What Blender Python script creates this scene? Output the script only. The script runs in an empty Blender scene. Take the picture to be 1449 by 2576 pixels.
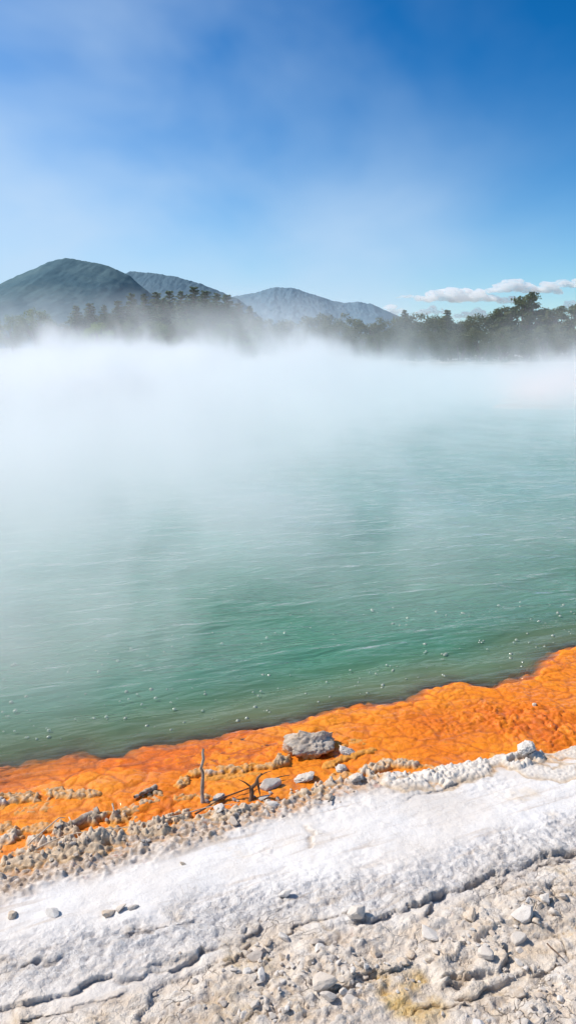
import bpy, math, random
import numpy as np
from mathutils import Vector, Matrix, noise as mnoise

random.seed(11)
RNG = np.random.default_rng(11)
SC = bpy.context.scene
COL = SC.collection

# ------------------------------------------------------------------ helpers: objects
def tag(o, label=None, cat=None, group=None, kind=None):
    if label: o['label'] = label
    if cat: o['category'] = cat
    if group: o['group'] = group
    if kind: o['kind'] = kind
    return o

def link(name, me, mat=None, parent=None, smooth=True):
    o = bpy.data.objects.new(name, me)
    COL.objects.link(o)
    if mat is not None and me is not None and not me.materials:
        me.materials.append(mat)
    if parent is not None:
        o.parent = parent
    return o

def empty(name, loc, rz=0.0):
    o = bpy.data.objects.new(name, None)
    COL.objects.link(o)
    o.location = loc
    o.rotation_euler = (0, 0, rz)
    o.empty_display_size = 0.2
    return o

def mesh_np(name, verts, faces, attrs=None, smooth=True):
    """verts (N,3) array, faces (M,k) array of equal-sided faces."""
    me = bpy.data.meshes.new(name)
    n, (m, k) = len(verts), faces.shape
    me.vertices.add(n)
    me.vertices.foreach_set('co', np.ascontiguousarray(verts, dtype=np.float32).ravel())
    me.loops.add(m * k)
    me.loops.foreach_set('vertex_index', np.ascontiguousarray(faces, dtype=np.int32).ravel())
    me.polygons.add(m)
    me.polygons.foreach_set('loop_start', np.arange(0, m * k, k, dtype=np.int32))
    me.polygons.foreach_set('loop_total', np.full(m, k, dtype=np.int32))
    me.update(calc_edges=True)
    me.polygons.foreach_set('use_smooth', np.full(m, smooth, dtype=bool))
    for an, av in (attrs or {}).items():
        a = me.attributes.new(an, 'FLOAT', 'POINT')
        a.data.foreach_set('value', np.ascontiguousarray(av, dtype=np.float32).ravel())
    me.validate()
    return me

def grid_faces(nx, ny, keep=None):
    i = np.arange(nx - 1)[None, :] + np.arange(ny - 1)[:, None] * nx
    f = np.stack([i, i + 1, i + nx + 1, i + nx], -1).reshape(-1, 4)
    if keep is not None:
        f = f[keep[f].all(1)]
    return f

def compact(verts, faces, attrs):
    used = np.unique(faces)
    remap = np.full(len(verts), -1, dtype=np.int64); remap[used] = np.arange(len(used))
    return verts[used], remap[faces], {k: v[used] for k, v in attrs.items()}

def axis(lo, fine_lo, fine_hi, hi, step, grow=1.12):
    """coordinates, fine in the middle and growing outwards"""
    mid = list(np.arange(fine_lo, fine_hi, step))
    out, s, v = [], step, fine_hi
    while v < hi:
        out.append(v); s *= grow; v += s
    out.append(hi)
    inn, s, v = [], step, fine_lo
    while True:
        s *= grow; v -= s
        if v <= lo: break
        inn.append(v)
    inn.append(lo)
    return np.array(inn[::-1] + mid + out)

# ------------------------------------------------------------------ helpers: noise
def _perm(seed):
    r = np.random.default_rng(1000 + seed)
    p = r.permutation(256)
    return np.concatenate([p, p])

_PC = {}
def perm(seed):
    if seed not in _PC: _PC[seed] = _perm(seed)
    return _PC[seed]

_G2 = np.array([(math.cos(a), math.sin(a)) for a in np.linspace(0, 2 * math.pi, 16, endpoint=False)])
def noise2(x, y, seed=0):
    p = perm(seed)
    xi = np.floor(x).astype(np.int64); yi = np.floor(y).astype(np.int64)
    xf = x - xi; yf = y - yi
    xi &= 255; yi &= 255
    def g(ix, iy, dx, dy):
        h = p[p[ix & 255] + (iy & 255)] & 15
        return _G2[h, 0] * dx + _G2[h, 1] * dy
    u = xf * xf * xf * (xf * (xf * 6 - 15) + 10); v = yf * yf * yf * (yf * (yf * 6 - 15) + 10)
    a = g(xi, yi, xf, yf); b = g(xi + 1, yi, xf - 1, yf)
    c = g(xi, yi + 1, xf, yf - 1); d = g(xi + 1, yi + 1, xf - 1, yf - 1)
    return (a + (b - a) * u + (c - a) * v + (a - b - c + d) * u * v) * 1.5

def fbm(x, y, seed=0, octv=4, gain=0.5, ridge=False):
    s, a, t = 0.0, 1.0, 0.0
    for k in range(octv):
        n = noise2(x * 2 ** k + 17.3 * k, y * 2 ** k - 9.1 * k, seed + k)
        if ridge: n = 1 - 2 * np.abs(n)
        s = s + a * n; t += a; a *= gain
    return s / t

def worley(x, y, seed=0, jit=0.9):
    """F1, F2, cell value"""
    p = perm(seed); q = perm(seed + 1); r = perm(seed + 2)
    xi = np.floor(x).astype(np.int64); yi = np.floor(y).astype(np.int64)
    f1 = np.full(x.shape, 9.0); f2 = np.full(x.shape, 9.0); cv = np.zeros(x.shape)
    for dx in (-1, 0, 1):
        for dy in (-1, 0, 1):
            cx, cy = xi + dx, yi + dy
            h = p[p[cx & 255] + (cy & 255)]
            px = cx + 0.5 + jit * (q[h] / 255.0 - 0.5); py = cy + 0.5 + jit * (r[h] / 255.0 - 0.5)
            d = np.hypot(px - x, py - y)
            new = d < f1
            f2 = np.where(new, f1, np.minimum(f2, d))
            cv = np.where(new, h / 255.0, cv)
            f1 = np.where(new, d, f1)
    return f1, f2, cv

def sstep(a, b, x):
    t = np.clip((x - a) / (b - a), 0, 1)
    return t * t * (3 - 2 * t)

# ------------------------------------------------------------------ camera
H, F, PITCH = 1.7, 731.0, math.atan((512 - 357) / 731.0)
cam_d = bpy.data.cameras.new('camera'); cam = bpy.data.objects.new('camera', cam_d); COL.objects.link(cam)
cam_d.sensor_fit = 'VERTICAL'; cam_d.sensor_height = 24.0; cam_d.lens = F / 1024 * 24.0
cam_d.clip_end = 30000; cam_d.clip_start = 0.05
cam.location = (0, 0, H); cam.rotation_euler = (math.pi / 2 - PITCH, 0, 0)
SC.camera = cam
SC.render.resolution_x, SC.render.resolution_y = 575, 1024

def ray(X, Y):
    """view direction through a point of the photograph measured at 1449 x 2576"""
    a = (X - 724.5) * 575 / 1449; b = (Y - 1288) * 1024 / 2576
    c, s = math.cos(PITCH), math.sin(PITCH)
    return Vector((a, F * c - b * s, -F * s - b * c))

def at(X, Y, z=0.05):
    d = ray(X, Y); t = (z - H) / d.z
    return (d.x * t, d.y * t)

def at_depth(X, Y, dist):
    d = ray(X, Y); t = dist / d.y
    return Vector((d.x * t, dist, H + d.z * t))

def line(pts, z=0.05):
    return np.array([at(x, y, z) for x, y in pts])

def pl_dist(x, y, pts):
    """distance to a polyline, side (+ = left of travel), and 0..1 position along it"""
    seg = np.hypot(*(pts[1:] - pts[:-1]).T); cum = np.concatenate([[0], np.cumsum(seg)]); L = cum[-1]
    best = np.full(x.shape, 1e9); side = np.zeros(x.shape); pos = np.zeros(x.shape)
    for i in range(len(pts) - 1):
        ax, ay = pts[i]; bx, by = pts[i + 1]
        dx, dy = bx - ax, by - ay; l2 = dx * dx + dy * dy
        t = np.clip(((x - ax) * dx + (y - ay) * dy) / l2, 0, 1)
        ex, ey = x - ax - t * dx, y - ay - t * dy
        d = np.hypot(ex, ey); m = d < best
        best = np.where(m, d, best)
        side = np.where(m, np.sign(dx * ey - dy * ex), side)
        pos = np.where(m, (cum[i] + t * seg[i]) / L, pos)
    return best, side, pos

# ------------------------------------------------------------------ helpers: materials
class NT:
    def __init__(self, name):
        self.mat = bpy.data.materials.new(name); self.mat.use_nodes = True
        self.t = self.mat.node_tree; self.t.nodes.clear()
        self.out = self.n('ShaderNodeOutputMaterial')
    def n(self, typ, **kw):
        nd = self.t.nodes.new(typ)
        for k, v in kw.items(): setattr(nd, k, v)
        return nd
    def l(self, a, b): self.t.links.new(a, b)
    def put(self, sock, v):
        if hasattr(v, 'is_output') or isinstance(v, bpy.types.NodeSocket): self.l(v, sock)
        else: sock.default_value = v
    def math(self, op, a, b=None, c=None, clamp=False):
        nd = self.n('ShaderNodeMath', operation=op); nd.use_clamp = clamp
        self.put(nd.inputs[0], a)
        if b is not None: self.put(nd.inputs[1], b)
        if c is not None: self.put(nd.inputs[2], c)
        return nd.outputs[0]
    def remap(self, v, a, b, c=0.0, d=1.0, smooth=True):
        nd = self.n('ShaderNodeMapRange'); nd.interpolation_type = 'SMOOTHSTEP' if smooth else 'LINEAR'
        for i, q in enumerate((v, a, b, c, d)): self.put(nd.inputs[i], q)
        return nd.outputs[0]
    def mix(self, f, a, b, blend='MIX'):
        nd = self.n('ShaderNodeMix', data_type='RGBA', blend_type=blend)
        self.put(nd.inputs[0], f)
        for s, v in ((nd.inputs[6], a), (nd.inputs[7], b)):
            if isinstance(v, tuple): s.default_value = (*v, 1.0) if len(v) == 3 else v
            else: self.l(v, s)
        return nd.outputs[2]
    def noise(self, scale, detail=4, rough=0.55, vec=None, dist=0.0):
        nd = self.n('ShaderNodeTexNoise'); nd.inputs['Scale'].default_value = scale
        nd.inputs['Detail'].default_value = detail; nd.inputs['Roughness'].default_value = rough
        nd.inputs['Distortion'].default_value = dist
        self.l(vec if vec is not None else self.pos(), nd.inputs['Vector'])
        return nd.outputs[0]
    def pos(self):
        if not hasattr(self, '_p'): self._p = self.n('ShaderNodeNewGeometry').outputs['Position']
        return self._p
    def obj(self):
        if not hasattr(self, '_o'): self._o = self.n('ShaderNodeTexCoord').outputs['Object']
        return self._o
    def scaled(self, v, s, loc=(0, 0, 0), rot=(0, 0, 0)):
        if any(rot):                       # turn first, then stretch along the turned axes
            r0 = self.n('ShaderNodeMapping'); self.l(v, r0.inputs[0]); r0.inputs[2].default_value = rot; v = r0.outputs[0]; rot = (0, 0, 0)
        nd = self.n('ShaderNodeMapping'); self.l(v, nd.inputs[0])
        nd.inputs[1].default_value = loc; nd.inputs[2].default_value = rot; nd.inputs[3].default_value = s
        return nd.outputs[0]
    def attr(self, name):
        return self.n('ShaderNodeAttribute', attribute_name=name).outputs['Fac']
    def bump(self, h, strength, dist, normal=None):
        nd = self.n('ShaderNodeBump'); nd.inputs['Strength'].default_value = strength
        nd.inputs['Distance'].default_value = dist; self.l(h, nd.inputs['Height'])
        if normal is not None: self.l(normal, nd.inputs['Normal'])
        return nd.outputs[0]
    def principled(self, col, rough=0.8, normal=None, **kw):
        nd = self.n('ShaderNodeBsdfPrincipled')
        self.put(nd.inputs['Base Color'], (*col, 1.0) if isinstance(col, tuple) else col)
        self.put(nd.inputs['Roughness'], rough)
        if normal is not None: self.l(normal, nd.inputs['Normal'])
        for k, v in kw.items(): self.put(nd.inputs[k.replace('_', ' ')], v)
        return nd.outputs[0]
    def done(self, surf=None, vol=None):
        if surf is not None: self.l(surf, self.out.inputs['Surface'])
        if vol is not None: self.l(vol, self.out.inputs['Volume'])
        return self.mat

# ------------------------------------------------------------------ light and sky
SUN_DIR = Vector((-0.90, 0.20, 0.98)).normalized()          # towards the sun: ahead of and left of the camera
sun_d = bpy.data.lights.new('sun', 'SUN'); sun_d.energy = 5.0; sun_d.angle = math.radians(0.5); sun_d.color = (1.0, 0.93, 0.84)
sun = bpy.data.objects.new('sun', sun_d); COL.objects.link(sun)
sun.rotation_euler = (-SUN_DIR).to_track_quat('-Z', 'Y').to_euler()
SUN_EL = math.asin(SUN_DIR.z); SUN_AZ = math.atan2(SUN_DIR.x, SUN_DIR.y)

def build_world():
    w = bpy.data.worlds.new('World'); SC.world = w; w.use_nodes = True
    t = w.node_tree; t.nodes.clear()
    def n(typ, **kw):
        nd = t.nodes.new(typ)
        for k, v in kw.items(): setattr(nd, k, v)
        return nd
    def mth(op, a, b, clamp=False):
        nd = n('ShaderNodeMath', operation=op); nd.use_clamp = clamp
        for i, v in enumerate((a, b)):
            if isinstance(v, (int, float)): nd.inputs[i].default_value = v
            else: t.links.new(v, nd.inputs[i])
        return nd.outputs[0]
    def rng(v, a, b, c, d):
        nd = n('ShaderNodeMapRange'); nd.interpolation_type = 'SMOOTHSTEP'
        t.links.new(v, nd.inputs[0])
        for i, q in enumerate((a, b, c, d)): nd.inputs[i + 1].default_value = q
        return nd.outputs[0]
    sky = n('ShaderNodeTexSky', sky_type='NISHITA'); sky.sun_disc = False
    sky.sun_elevation = SUN_EL; sky.sun_rotation = SUN_AZ
    sky.air_density = 1.0; sky.dust_density = 0.3; sky.ozone_density = 3.0
    hs = n('ShaderNodeHueSaturation'); hs.inputs['Saturation'].default_value = 1.16; hs.inputs['Hue'].default_value = 0.5
    ga = n('ShaderNodeGamma'); ga.inputs['Gamma'].default_value = 1.55
    t.links.new(sky.outputs[0], ga.inputs['Color'])
    sc_ = n('ShaderNodeMix', data_type='RGBA', blend_type='MULTIPLY'); sc_.inputs[0].default_value = 1.0
    t.links.new(ga.outputs[0], sc_.inputs[6]); sc_.inputs[7].default_value = (0.44, 0.53, 0.53, 1)
    t.links.new(sc_.outputs[2], hs.inputs['Color'])
    tc = n('ShaderNodeTexCoord'); sep = n('ShaderNodeSeparateXYZ'); t.links.new(tc.outputs['Generated'], sep.inputs[0])
    X, Y, Z = sep.outputs
    # thin drifting steam high in the sky, thickest towards the left and low over the middle
    mp = n('ShaderNodeMapping'); t.links.new(tc.outputs['Generated'], mp.inputs[0])
    mp.inputs[2].default_value = (0, math.radians(35), 0); mp.inputs[3].default_value = (1.15, 0.6, 1.9); mp.inputs[1].default_value = (0.35, 0, 0.2)
    ns = n('ShaderNodeTexNoise'); ns.inputs['Scale'].default_value = 3.0; ns.inputs['Detail'].default_value = 4; ns.inputs['Roughness'].default_value = 0.45; ns.inputs['Distortion'].default_value = 0.2
    t.links.new(mp.outputs[0], ns.inputs['Vector'])
    az = mth('DIVIDE', X, mth('MAXIMUM', mth('ABSOLUTE', Y, 0), 0.05))
    # the edge of the steam leans: it reaches further right low down than high up
    lean = mth('ADD', az, mth('MULTIPLY', Z, 0.55))
    left = rng(lean, -0.30, 0.58, 1.0, 0.0)
    low = rng(Z, 0.0, 0.40, 1.0, 0.0)
    mid = mth('MULTIPLY', rng(mth('ABSOLUTE', mth('SUBTRACT', az, 0.04), 0), 0.0, 0.28, 1.0, 0.0), rng(Z, 0.02, 0.38, 1.0, 0.0))
    f = mth('ADD', mth('MULTIPLY', left, 0.60), mth('MULTIPLY', mid, 0.36))
    f = mth('ADD', f, mth('MULTIPLY', mth('MULTIPLY', low, rng(az, -0.1, 0.4, 1.0, 0.65)), 0.48))
    f = mth('ADD', f, mth('MULTIPLY', mth('MULTIPLY', mth('SUBTRACT', ns.outputs[0], 0.5), rng(lean, 0.05, 0.5, 1.0, 0.25)), 1.7))
    f = mth('MULTIPLY', mth('MULTIPLY', f, 1.0, True), 0.86)
    mx = n('ShaderNodeMix', data_type='RGBA')
    t.links.new(f, mx.inputs[0]); t.links.new(hs.outputs[0], mx.inputs[6])
    mx.inputs[7].default_value = (5.7, 7.4, 9.4, 1)
    bg = n('ShaderNodeBackground'); bg.inputs['Strength'].default_value = 0.10
    t.links.new(mx.outputs[2], bg.inputs['Color'])
    out = n('ShaderNodeOutputWorld'); t.links.new(bg.outputs[0], out.inputs['Surface'])
build_world()

# ------------------------------------------------------------------ shore outlines (traced on the ground)
EDGE = np.vstack([[(-60, -24), (-14, -3.6), (-5, 1.15)],
    line([(-420, 2005), (-120, 1935), (0, 1912), (130, 1897), (200, 1880), (290, 1890), (370, 1866), (480, 1852), (560, 1846), (650, 1817), (730, 1800), (800, 1786), (880, 1776), (940, 1760), (1050, 1741), (1150, 1720), (1200, 1723), (1270, 1713), (1325, 1697), (1355, 1660), (1400, 1630), (1449, 1612), (1560, 1585), (1800, 1548)], 0.0),
    [(7, 6.6), (16, 10.5), (60, 24)]])
BND = np.vstack([[(-60, -24.9), (-14, -4.5), (-5, 0.45)],
    line([(-350, 2290), (0, 2165), (110, 2125), (220, 2112), (330, 2092), (430, 2070), (520, 2050), (600, 2033), (680, 2008), (760, 1992), (850, 1962), (930, 1945), (1010, 1942), (1090, 1938), (1180, 1918), (1240, 1893), (1320, 1893), (1400, 1880), (1449, 1868), (1700, 1815)], 0.0),
    [(7, 5.1), (16, 8.9), (60, 22)]])

def dist_edge(x, y):
    d, s, p = pl_dist(x, y, EDGE); return -d * s            # + on the landward side
def dist_bnd(x, y):
    d, s, p = pl_dist(x, y, BND); return -d * s

# ------------------------------------------------------------------ orange shelf
def orange_z(x, y, de, db):
    wx = x + 0.035 * noise2(x * 6, y * 6, 3) + 0.012 * noise2(x * 18, y * 18, 31); wy = y + 0.035 * noise2(x * 6 + 7, y * 6, 5) + 0.012 * noise2(x * 18 + 4, y * 18, 33)
    f1, f2, c1 = worley(wx * 6.5, wy * 8.5, 7)
    g1, g2, c2 = worley(wx * 15, wy * 22, 11)
    k1, k2, c3 = worley(wx * 32, wy * 44, 15)
    de2 = de + 0.055 * (0.55 - f1) + 0.025 * (0.5 - g1) + 0.07 * noise2(x * 2.6, y * 2.6, 19)
    rough = sstep(-0.3, 0.45, noise2(x * 1.3 + 3, y * 1.6, 23) + 0.28 * x - 0.05)     # pebbly towards the right
    rough = np.clip(rough * sstep(0.1, 0.45, de2) , 0, 1)
    c_big = sstep(0.0, 0.16, f2 - f1); c_mid = sstep(0.0, 0.22, g2 - g1); c_small = sstep(0.0, 0.25, k2 - k1)
    patch = sstep(-0.15, 0.5, noise2(x * 2.1, y * 2.6, 29))
    ragged = fbm(x * 22, y * 30, 44, 4)
    z = 0.007 + 0.011 * (c_big * (0.7 - f1)) * (0.35 + patch) + (0.005 + 0.008 * rough) * c_mid * (0.75 - g1) * (0.4 + 0.9 * patch) + (0.003 + 0.008 * rough) * c_small * (0.8 - k1) * (0.4 + c3)
    z += 0.011 * noise2(x * 2.2, y * 2.6, 41) + 0.0055 * ragged
    film = sstep(0.55, -0.9, x + 0.3 * noise2(x * 1.7, y * 1.7, 47)) * sstep(0.50, 0.12, de2)     # a skin of water covers the shelf here
    z -= 0.013 * film
    edge = sstep(-0.20, 0.10, de2)
    z = z * edge - (1 - edge) * 0.13 - np.clip(-de2 - 0.05, 0, 2.5) * 0.28
    z -= sstep(0.10, 0.5, -db) * 0.0 + sstep(0.0, 0.25, db) * 0.05
    crack = 1 - np.minimum(c_big, 0.35 + 0.65 * c_mid) * (1 - rough * 0.6 * (1 - c_small))
    return z, crack, rough, de2

# ------------------------------------------------------------------ crust, ledges, bands of the white ground
CRUST = [  # traced strips of knobbly crust: points, half width in m, height in m, whiteness
    ([(-40, 1990), (60, 1983), (150, 1974), (228, 1976)], 0.035, 0.040, 0.15),
    ([(-20, 2012), (60, 2016), (130, 2003)], 0.035, 0.022, 0.75),
    ([(240, 2040), (300, 2022), (345, 2006), (395, 1984)], 0.032, 0.040, 0.15),
    ([(150, 2060), (260, 2040), (330, 2038), (345, 2050)], 0.020, 0.03, 0.25),
    ([(455, 1955), (478, 1928), (520, 1918), (590, 1914), (660, 1908), (700, 1894)], 0.022, 0.036, 0.1),
    ([(520, 1934), (590, 1926), (650, 1922)], 0.022, 0.016, 0.7),
    ([(700, 1900), (735, 1878)], 0.018, 0.035, 0.1),
    ([(-60, 2150), (60, 2140), (140, 2120), (240, 2110)], 0.05, 0.028, 0.25),
    ([(20, 2085), (120, 2085), (200, 2075), (280, 2062)], 0.03, 0.024, 0.2),
    ([(250, 2085), (330, 2070), (400, 2062)], 0.04, 0.026, 0.3),
    ([(400, 2048), (480, 2030), (540, 2022)], 0.035, 0.022, 0.3),
    ([(640, 1990), (720, 1975), (800, 1968)], 0.03, 0.018, 0.35),
    ([(820, 1905), (850, 1890), (900, 1870), (940, 1862)], 0.02, 0.02, 0.2),
    ([(850, 1846), (915, 1846)], 0.03, 0.022, 0.3),
    ([(930, 1918), (975, 1900), (1020, 1902)], 0.035, 0.045, 0.3),
    ([(1050, 1912), (1105, 1908)], 0.02, 0.03, 0.35),
    ([(450, 1985), (500, 1980), (540, 1992)], 0.022, 0.035, 0.15),
    ([(0, 2062), (60, 2066), (130, 2058), (180, 2068)], 0.028, 0.034, 0.25),
    ([(20, 2100), (80, 2108), (120, 2098)], 0.045, 0.035, 0.5),
    ([(160, 2112), (230, 2096), (300, 2088)], 0.030, 0.036, 0.4),
    ([(340, 2075), (400, 2055), (450, 2036), (470, 2020)], 0.026, 0.036, 0.35),
    ([(540, 2040), (580, 2028), (640, 2006)], 0.02, 0.03, 0.4),
    ([(850, 1930), (880, 1936), (930, 1935)], 0.03, 0.028, 0.5),
    ([(800, 1960), (850, 1952)], 0.02, 0.02, 0.4),
    ([(1290, 1905), (1325, 1893), (1345, 1890)], 0.04, 0.045, 0.9),
    ([(1110, 1935), (1160, 1928), (1200, 1915)], 0.06, 0.030, 0.85),
    ([(1000, 1950), (1060, 1945), (1110, 1945)], 0.06, 0.022, 0.85),
    ([(1230, 1900), (1270, 1890)], 0.05, 0.02, 0.8),
    ([(1390, 1885), (1449, 1878), (1520, 1868)], 0.05, 0.018, 0.7),
    ([(1340, 1925), (1400, 1935), (1449, 1928)], 0.05, 0.015, 0.85),
]
LEDGE = [  # lip on the far side of the line: points, lip height m, reach m
    ([(-60, 2530), (60, 2505), (160, 2478), (250, 2450), (340, 2440), (420, 2418), (480, 2388), (540, 2360)], 0.030, 0.30),
    ([(330, 2420), (430, 2395), (530, 2370), (600, 2345), (640, 2312), (655, 2285)], 0.014, 0.20),
    ([(40, 2415), (90, 2400), (140, 2385), (170, 2360)], 0.016, 0.12),
    ([(300, 2322), (360, 2310), (430, 2300), (500, 2280)], 0.007, 0.10),
    ([(1510, 2118), (1449, 2130), (1360, 2138), (1290, 2165), (1230, 2190), (1150, 2218), (1080, 2248), (960, 2290), (900, 2305), (830, 2312)], 0.034, 0.26),
    ([(1449, 2148), (1370, 2150), (1290, 2185), (1262, 2205), (1245, 2240)], 0.022, 0.16),
    ([(1130, 2215), (1090, 2245), (1078, 2280), (1070, 2300)], 0.024, 0.14),
    ([(690, 2330), (760, 2300), (850, 2285), (905, 2280)], 0.016, 0.14),
    ([(700, 2225), (740, 2245), (720, 2260), (690, 2270)], 0.016, 0.10),
    ([(1090, 2470), (1180, 2450), (1250, 2430), (1268, 2400), (1240, 2350)], 0.045, 0.22),
    ([(1000, 2545), (1100, 2520), (1200, 2500), (1280, 2450), (1340, 2430)], 0.022, 0.16),
    ([(1449, 2370), (1400, 2395), (1380, 2430), (1330, 2450)], 0.018, 0.14),
    ([(800, 2500), (860, 2470), (950, 2440), (1040, 2420)], 0.018, 0.14),
    ([(540, 2440), (600, 2380), (640, 2340)], 0.024, 0.14),
    ([(0, 2570), (120, 2540), (260, 2500), (330, 2480)], 0.012, 0.12),
    ([(760, 2040), (790, 2075), (775, 2110)], 0.018, 0.06),
    ([(1010, 1985), (1060, 1965), (1110, 1955), (1190, 1930)], 0.014, 0.10),
]
CRUST_W = [(line(p), w, h, v) for p, w, h, v in CRUST]
LEDGE_W = [(line(p, 0.08), h, r) for p, h, r in LEDGE]
GREY_BAND = line([(-200, 2500), (0, 2440), (200, 2372), (420, 2340), (600, 2262), (800, 2245), (1000, 2235), (1150, 2190), (1300, 2130), (1449, 2085), (1700, 2010)], 0.08)
ROUGH_BELOW = line([(-200, 2560), (0, 2530), (340, 2450), (560, 2350), (660, 2290), (860, 2310), (1080, 2255), (1250, 2200), (1449, 2140), (1700, 2070)], 0.08)

def near_of(pts, x, y, m):
    return (x > pts[:, 0].min() - m) & (x < pts[:, 0].max() + m) & (y > pts[:, 1].min() - m) & (y < pts[:, 1].max() + m)

def ground_z(x, y, full=True):
    """height and colour masks of the white ground"""
    de = dist_edge(x, y); db = dist_bnd(x, y)
    dbn = db + 0.05 * fbm(x * 4, y * 5, 51, 3) + 0.012 * noise2(x * 25, y * 25, 55)
    land = sstep(-0.02, 0.05, dbn)
    z = -0.05 + land * 0.068 + np.clip(dbn, 0, 9) * 0.052 - sstep(0.16, 0.02, de) * 0.35 - np.clip(-de, 0, 3) * 1.2
    m = {}
    # strata run alongside the shore: rotate, stretch
    ca, sa = math.cos(0.40), math.sin(0.40)
    u, v = x * ca + y * sa, -x * sa + y * ca
    vw = v + 0.05 * fbm(u * 2.2, v * 4, 61, 3)
    db_r, sd_r, _ = pl_dist(x, y, ROUGH_BELOW)
    below = sstep(-0.05, 0.10, -db_r * np.sign(sd_r) + 0.06 * noise2(x * 4, y * 4, 63))   # 1 in the stony foreground
    gd, _, _ = pl_dist(x, y, GREY_BAND)
    grey = sstep(0.20, 0.02, gd + 0.07 * fbm(x * 7, y * 7, 67, 3)) * (1 - 0.8 * below)
    amp = land * sstep(0.0, 0.12, dbn)
    z += amp * (0.012 * fbm(u * 2.4, v * 3.5, 71, 3))
    # fine layered terraces
    q = fbm(u * 2.6, vw * 7.5, 75, 4) * 5.0
    fq = np.floor(q); tq = q - fq
    terr = (fq + sstep(0.80, 0.97, tq)) / 5.0
    z += amp * (0.004 + 0.016 * below + 0.010 * grey) * terr
    # pitted, bumpy surfaces
    f1, f2, cv = worley(x * 38 + 0.4 * noise2(x * 15, y * 15, 78), y * 38, 79)
    pit = np.clip(0.45 - f1, 0, 1) * (cv > 0.55)
    z += amp * grey * (0.017 * fbm(x * 22, y * 30, 81, 5) - 0.012 * pit)
    z += amp * below * (0.013 * fbm(x * 15, y * 21, 83, 6) - 0.008 * pit * (noise2(x * 4, y * 4, 85) > 0.0))
    gran = sstep(0.0, 0.4, fbm(x * 3.2 + 5, y * 4.5, 88, 3))
    z += amp * (1 - grey) * (1 - below) * ((0.0012 + 0.006 * gran) * fbm(x * 30, y * 46, 87, 5) + 0.004 * fbm(u * 6, v * 9, 89, 3))
    # scattered gravelly patches
    gp = sstep(-0.15, 0.35, fbm(x * 3.6, y * 3.6, 91, 3)) * below + sstep(0.25, 0.5, fbm(x * 5, y * 5, 93, 3)) * (1 - below) * 0.6
    gxw = x + 0.010 * noise2(x * 40, y * 40, 96); gyw = y + 0.010 * noise2(x * 40 + 9, y * 40, 97)
    h1, h2, hv = worley(gxw * 44, gyw * 58, 95)
    h3, h4, hw = worley(gxw * 21, gyw * 28, 99)
    grav = np.minimum(np.clip(0.52 - h1, 0, 1) * 1.9, 0.25 + 0.5 * hv) * (hv > 0.30)
    grav2 = np.minimum(np.clip(0.48 - h3, 0, 1) * 2.2, 0.2 + 0.55 * hw) * (hw > 0.52)
    z += amp * gp * (0.011 * grav + 0.016 * grav2 * below)
    band = sstep(-0.05, 0.01, dbn) * sstep(0.21, 0.08, dbn - 0.10 * sstep(0.0, -0.9, x) + 0.05 * fbm(x * 9, y * 9, 100, 3)) * sstep(0.95, 0.35, x)
    z += band * (0.016 * grav + 0.016 * grav2 + 0.006 * fbm(x * 30, y * 30, 101, 3))
    crust = np.zeros(x.shape); white = np.zeros(x.shape); crack = np.zeros(x.shape)
    lip_f = np.zeros(x.shape)
    cj1, cj2, cjv = worley(x * 13, y * 17, 177)
    n_edge = 0.024 * (cjv - 0.5) + 0.014 * fbm(x * 9, y * 9, 105, 3) + 0.010 * fbm(x * 34, y * 34, 109, 3)
    for pts, w, hgt, wh in CRUST_W:
        k = near_of(pts, x, y, 0.25)
        if not k.any(): continue
        xx, yy = x[k], y[k]
        d, s, p = pl_dist(xx, yy, pts)
        d = d + 0.034 * fbm(xx * 12, yy * 14, 111, 4)
        mk = sstep(w * 1.7, w * 0.5, d) * sstep(-0.42, -0.12, fbm(xx * 11, yy * 14, 117, 3))
        a1, a2, av = worley(xx * 76 + 0.5 * noise2(xx * 30, yy * 30, 113), yy * 82, 115)
        b1, b2, bv = worley(xx * 38 + 0.4 * noise2(xx * 20, yy * 20, 118), yy * 42, 119)
        knob = np.sqrt(np.clip(1 - (a1 / 0.62) ** 2, 0, 1)) * (0.25 + 0.75 * av) * 0.6 + np.sqrt(np.clip(1 - (b1 / 0.6) ** 2, 0, 1)) * bv * 0.45 + 0.3 * fbm(xx * 70, yy * 70, 116, 2)
        top = -0.004 + hgt * 0.85 * mk * (0.45 + 0.55 * np.clip(knob, -0.3, 0.8)) 
        zz = z[k]; use = mk > 0.02
        # sit on the orange shelf (about 1 cm) or on the land
        base = np.maximum(zz, 0.004)
        zz = np.where(use, np.maximum(zz, base * sstep(0.0, 0.4, mk) - 0.05 * (1 - sstep(0.0, 0.4, mk)) + top), zz)
        z[k] = zz
        crust[k] = np.maximum(crust[k], mk); white[k] = np.maximum(white[k], mk * wh)
    for pts, hgt, reach in LEDGE_W:
        k = near_of(pts, x, y, reach + 0.05)
        if not k.any(): continue
        xx, yy = x[k], y[k]
        d, s, p = pl_dist(xx, yy, pts)
        flow = pts[-1, 0] - pts[0, 0]
        sd = d * s * (1 if flow > 0 else -1) + n_edge[k]                      # + on the far side
        tp = sstep(0, 0.10, p) * sstep(1, 0.90, p) * np.clip(0.72 + 0.95 * fbm(xx * 7, yy * 7, 121, 4), 0.0, 1.2)
        on = sstep(-0.002, 0.005, sd)
        lip = hgt * 0.45 * tp * on * np.exp(-np.clip(sd, 0, 9) / (reach * 0.5))
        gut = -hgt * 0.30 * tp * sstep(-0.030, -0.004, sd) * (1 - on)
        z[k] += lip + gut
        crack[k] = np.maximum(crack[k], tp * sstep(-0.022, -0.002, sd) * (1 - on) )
        lip_f[k] = np.maximum(lip_f[k], tp * on * np.exp(-np.clip(sd, 0, 9) / 0.03))
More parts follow.
